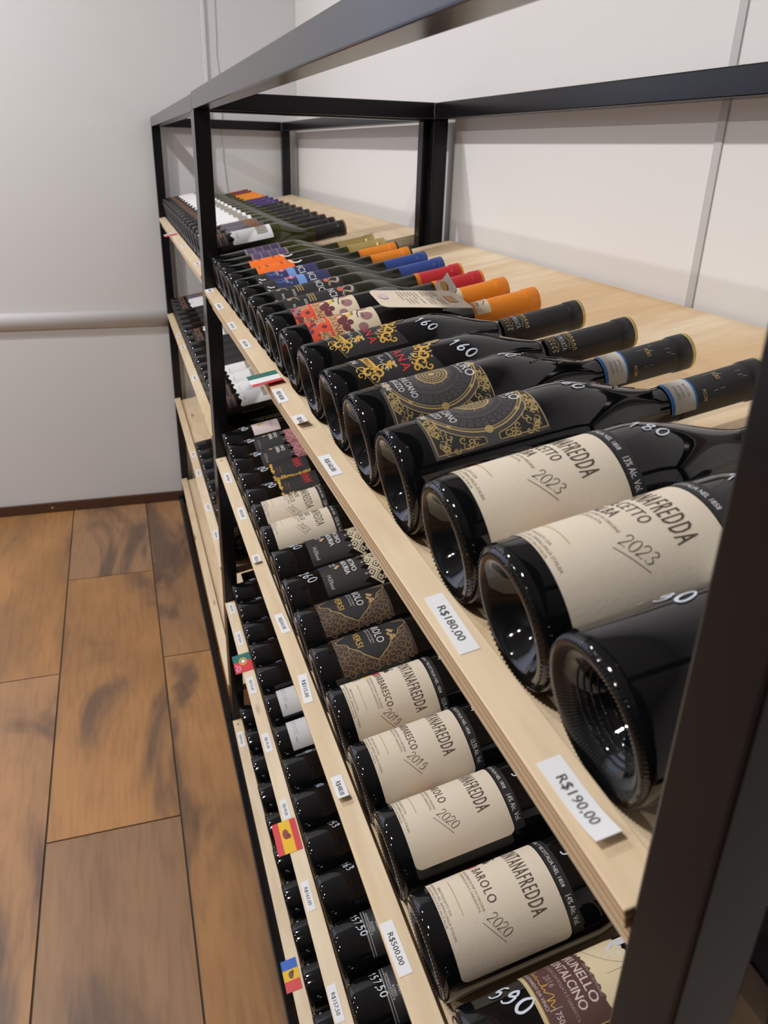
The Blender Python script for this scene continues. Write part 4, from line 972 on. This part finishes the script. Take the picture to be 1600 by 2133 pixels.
def price(key, y0, y1, x0, x1, text, where, skew=0, lift=0, lift0=0):
    f = card(key, y0, y1, x0, x1, skew, lift, lift0)
    me = card_mesh('price_tag', f, 0, 1, 0, 1, PAPERW)
    o = link('price_tag', me); org = f(.5, .5); rebase(o, me, org)
    tag(o, 'white %s tag %s' % (text + ' price' if text else 'faintly printed price', where), 'price tag', 'price tags on the shelf strips')
    V, Fs = text2d(text or 'R$90,00')
    xs = [p[0] for p in V]; x_0, x_1 = min(xs), max(xs); W = abs(y1 - y0); Hh = x1 - x0
    tw = .60 * W; th = .42 * Hh
    vs = [f(.22 + .60 * (p[0] - x_0) / (x_1 - x_0), .29 + .42 * p[1] / .70, .00025) - org for p in V]
    link('price_lettering', mesh_from('price_lettering', vs, Fs, INK), None, o)
    return o
price('n1', -1.3458, -1.3950, .0045, .0162, 'R$190,00', 'on the top shelf strip beside the near post', 0, .0045)
price('n1', -1.2000, -1.2600, .0060, .0178, 'R$180,00', 'on the top shelf strip below the cream Dolcetto bottles', -.0018, .0, .0)
price('n1', -.9475, -.9950, .0004, .0108, 'R$160,00', 'on the top shelf strip below the zodiac labels')
price('n1', -.8300, -.8700, .0012, .0128, 'R$160,00', 'lifted at one end below the Toscana labels', 0, .006)
price('n1', -.7300, -.7810, -.0006, .0108, 'R$140,00', 'on the top shelf strip beside the Italian flag', -.0012)
price('n1', -.4750, -.5250, .0004, .0108, 'R$133,00', 'on the top shelf strip, first beyond the Italian flag')
price('n1', -.3510, -.4020, .0004, .0100, 'R$127,00', 'on the top shelf strip, second beyond the Italian flag', -.0008)
price('n1', -.1840, -.2390, .0004, .0112, 'R$90,00', 'on the top shelf strip, third beyond the Italian flag')
price('n1', -.0330, -.0700, .0028, .0148, 'R$81,00', 'on the top shelf strip beside the middle post')
price('n2', -1.1530, -1.2020, .0012, .0125, 'R$500,00', 'on the second shelf strip below the Barolo bottles', .001)
price('n2', -.9786, -1.0155, .0034, .0152, 'R$480,00', 'bent at one end below the Barbaresco bottles', 0, .007)
price('n2', -.8015, -.8555, .0075, .0186, 'R$315,00', 'on the second shelf strip below the lace labels', -.004)
price('n2', -.6575, -.7060, .0054, .0168, 'R$260,00', 'on the second shelf strip below the cream diamond labels', .002)
price('n2', -.4750, -.5072, .0031, .0153, 'R$225,00', 'on the second shelf strip below the cream Nebbiolo bottles', 0, .004)
price('n2', -.2900, -.3416, .0066, .0184, 'R$220,00', 'on the second shelf strip below the red script labels')
price('n2', -.1190, -.1704, .0055, .0166, 'R$198,00', 'on the second shelf strip close to the middle post')
price('n3', -.9630, -1.0105, .0016, .0132, 'R$157,50', 'on the third shelf strip, nearest the camera')
price('n3', -.8065, -.8553, .0033, .0148, 'R$163,00', 'on the camera side of the Spanish flag')
price('n3', -.6495, -.6890, .0042, .0155, 'R$149,00', 'on the third shelf strip touching the Spanish flag')
price('n3', -.4878, -.5356, .0038, .0158, 'R$145,00', 'on the third shelf strip below the light grey labels')
price('n3', -.3190, -.3706, .0036, .0161, 'R$135,00', 'on the camera side of the Portuguese flag')
price('n3', -.1555, -.2065, .0057, .0165, 'R$130,00', 'on the third shelf strip beyond the Portuguese flag')
price('n3', -.0380, -.0800, .0060, .0172, 'R$125,00', 'on the third shelf strip beside the middle post')
price('n4', -.0760, -.1290, .0032, .0166, 'R$99,00', 'on the lowest shelf strip beside the middle post')
price('f1', .22, .17, .006, .017, '', 'on the far top shelf strip, near the middle post')
price('f1', .55, .50, .006, .017, '', 'on the far top strip beside the red flag')
for y, w in ((1.05, 'nearest the far wall'), (.88, 'second from the far wall'), (.52, 'third from the far wall')): price('f2', y, y - .05, .006, .017, '', 'on the far second shelf strip, ' + w)
for y, w in ((.80, 'nearest the far wall'), (.64, 'second from the far wall'), (.39, 'third from the far wall'), (.22, 'nearest the middle post')): price('f3', y, y - .05, .006, .017, '', 'on the far third shelf strip, ' + w)

def flag(key, y0, y1, x0, x1, parts, label, extra=None, skew=0, lift=0):
    f = card(key, y0, y1, x0, x1, skew, lift)
    o = empty('flag_card'); org = f(.5, .5); o.location = org
    tag(o, label, 'flag')
    for (nm, a0, a1, b0, b1, m_, h) in parts:
        me = card_mesh(nm, f, a0, a1, b0, b1, m_, h)
        for v in me.vertices: v.co -= org
        link(nm, me, None, o)
    if extra:
        for (sh, m_) in extra:
            link('flag_emblem', mesh_from('flag_emblem', [f(u, v, .0006) - org for (u, v) in sh.v], sh.f, m_), None, o)
    return o
st = lambda a0, a1, m_: ('flag_stripe', a0, a1, 0, 1, m_, .0004)
flag('n1', -.658, -.716, -.0178, .0180, [st(0, .30, TEAL), st(.30, .66, PAPERW), st(.66, 1, FLAGR)], 'small Italian flag card on the top shelf strip', None, 0, .004)
sx = lambda b0, b1, m_: ('flag_stripe', 0, 1, b0, b1, m_, .0004)
cr = S().disc(.42, .48, .16, .13, 8).disc(.5, .60, .08, .08, 6)
flag('n3', -.6912, -.7522, -.0165, .0198, [sx(0, .27, FLAGR), sx(.27, .75, YEL), sx(.75, 1, FLAGR)], 'small red and yellow Spanish flag card on the third shelf strip', [(cr, plain('crest_maroon', (.28, .05, .05), .5))])
em = S().arc(.42, .55, .18, .05, 0, 360, 20, .2); pk = S().rib([(.55, .12), (.7, .2), (.8, .08), (.95, .22)], .08).rib([(.6, .3), (.8, .32), (.95, .14)], .07)
flag('n3', -.2380, -.2990, -.0135, .0216, [st(0, .42, TEAL), st(.42, 1, FLAGR)], 'small green and red Portuguese flag card on the third shelf strip', [(em, YEL), (S().disc(.42, .55, .1, .12, 8), PAPERW), (pk, plain('pink_ink', (.8, .3, .5), .5))])
cr = S().disc(.5, .5, .12, .16, 8).disc(.42, .62, .06, .1, 6)
flag('n4', -.6785, -.7360, -.0095, .0172, [st(0, .32, FLAGB), st(.32, .66, YEL), st(.66, 1, FLAGR)], 'small blue, yellow and red flag card on the lowest shelf strip', [(cr, plain('crest_brown', (.16, .07, .03), .5))])
flag('f1', .86, .80, -.018, .018, [st(0, .4, plain('flag_white', (.7, .7, .74), .5)), st(.4, 1, plain('flag_coral', (.62, .10, .08), .5))], 'small red and white flag card on the far top shelf strip')
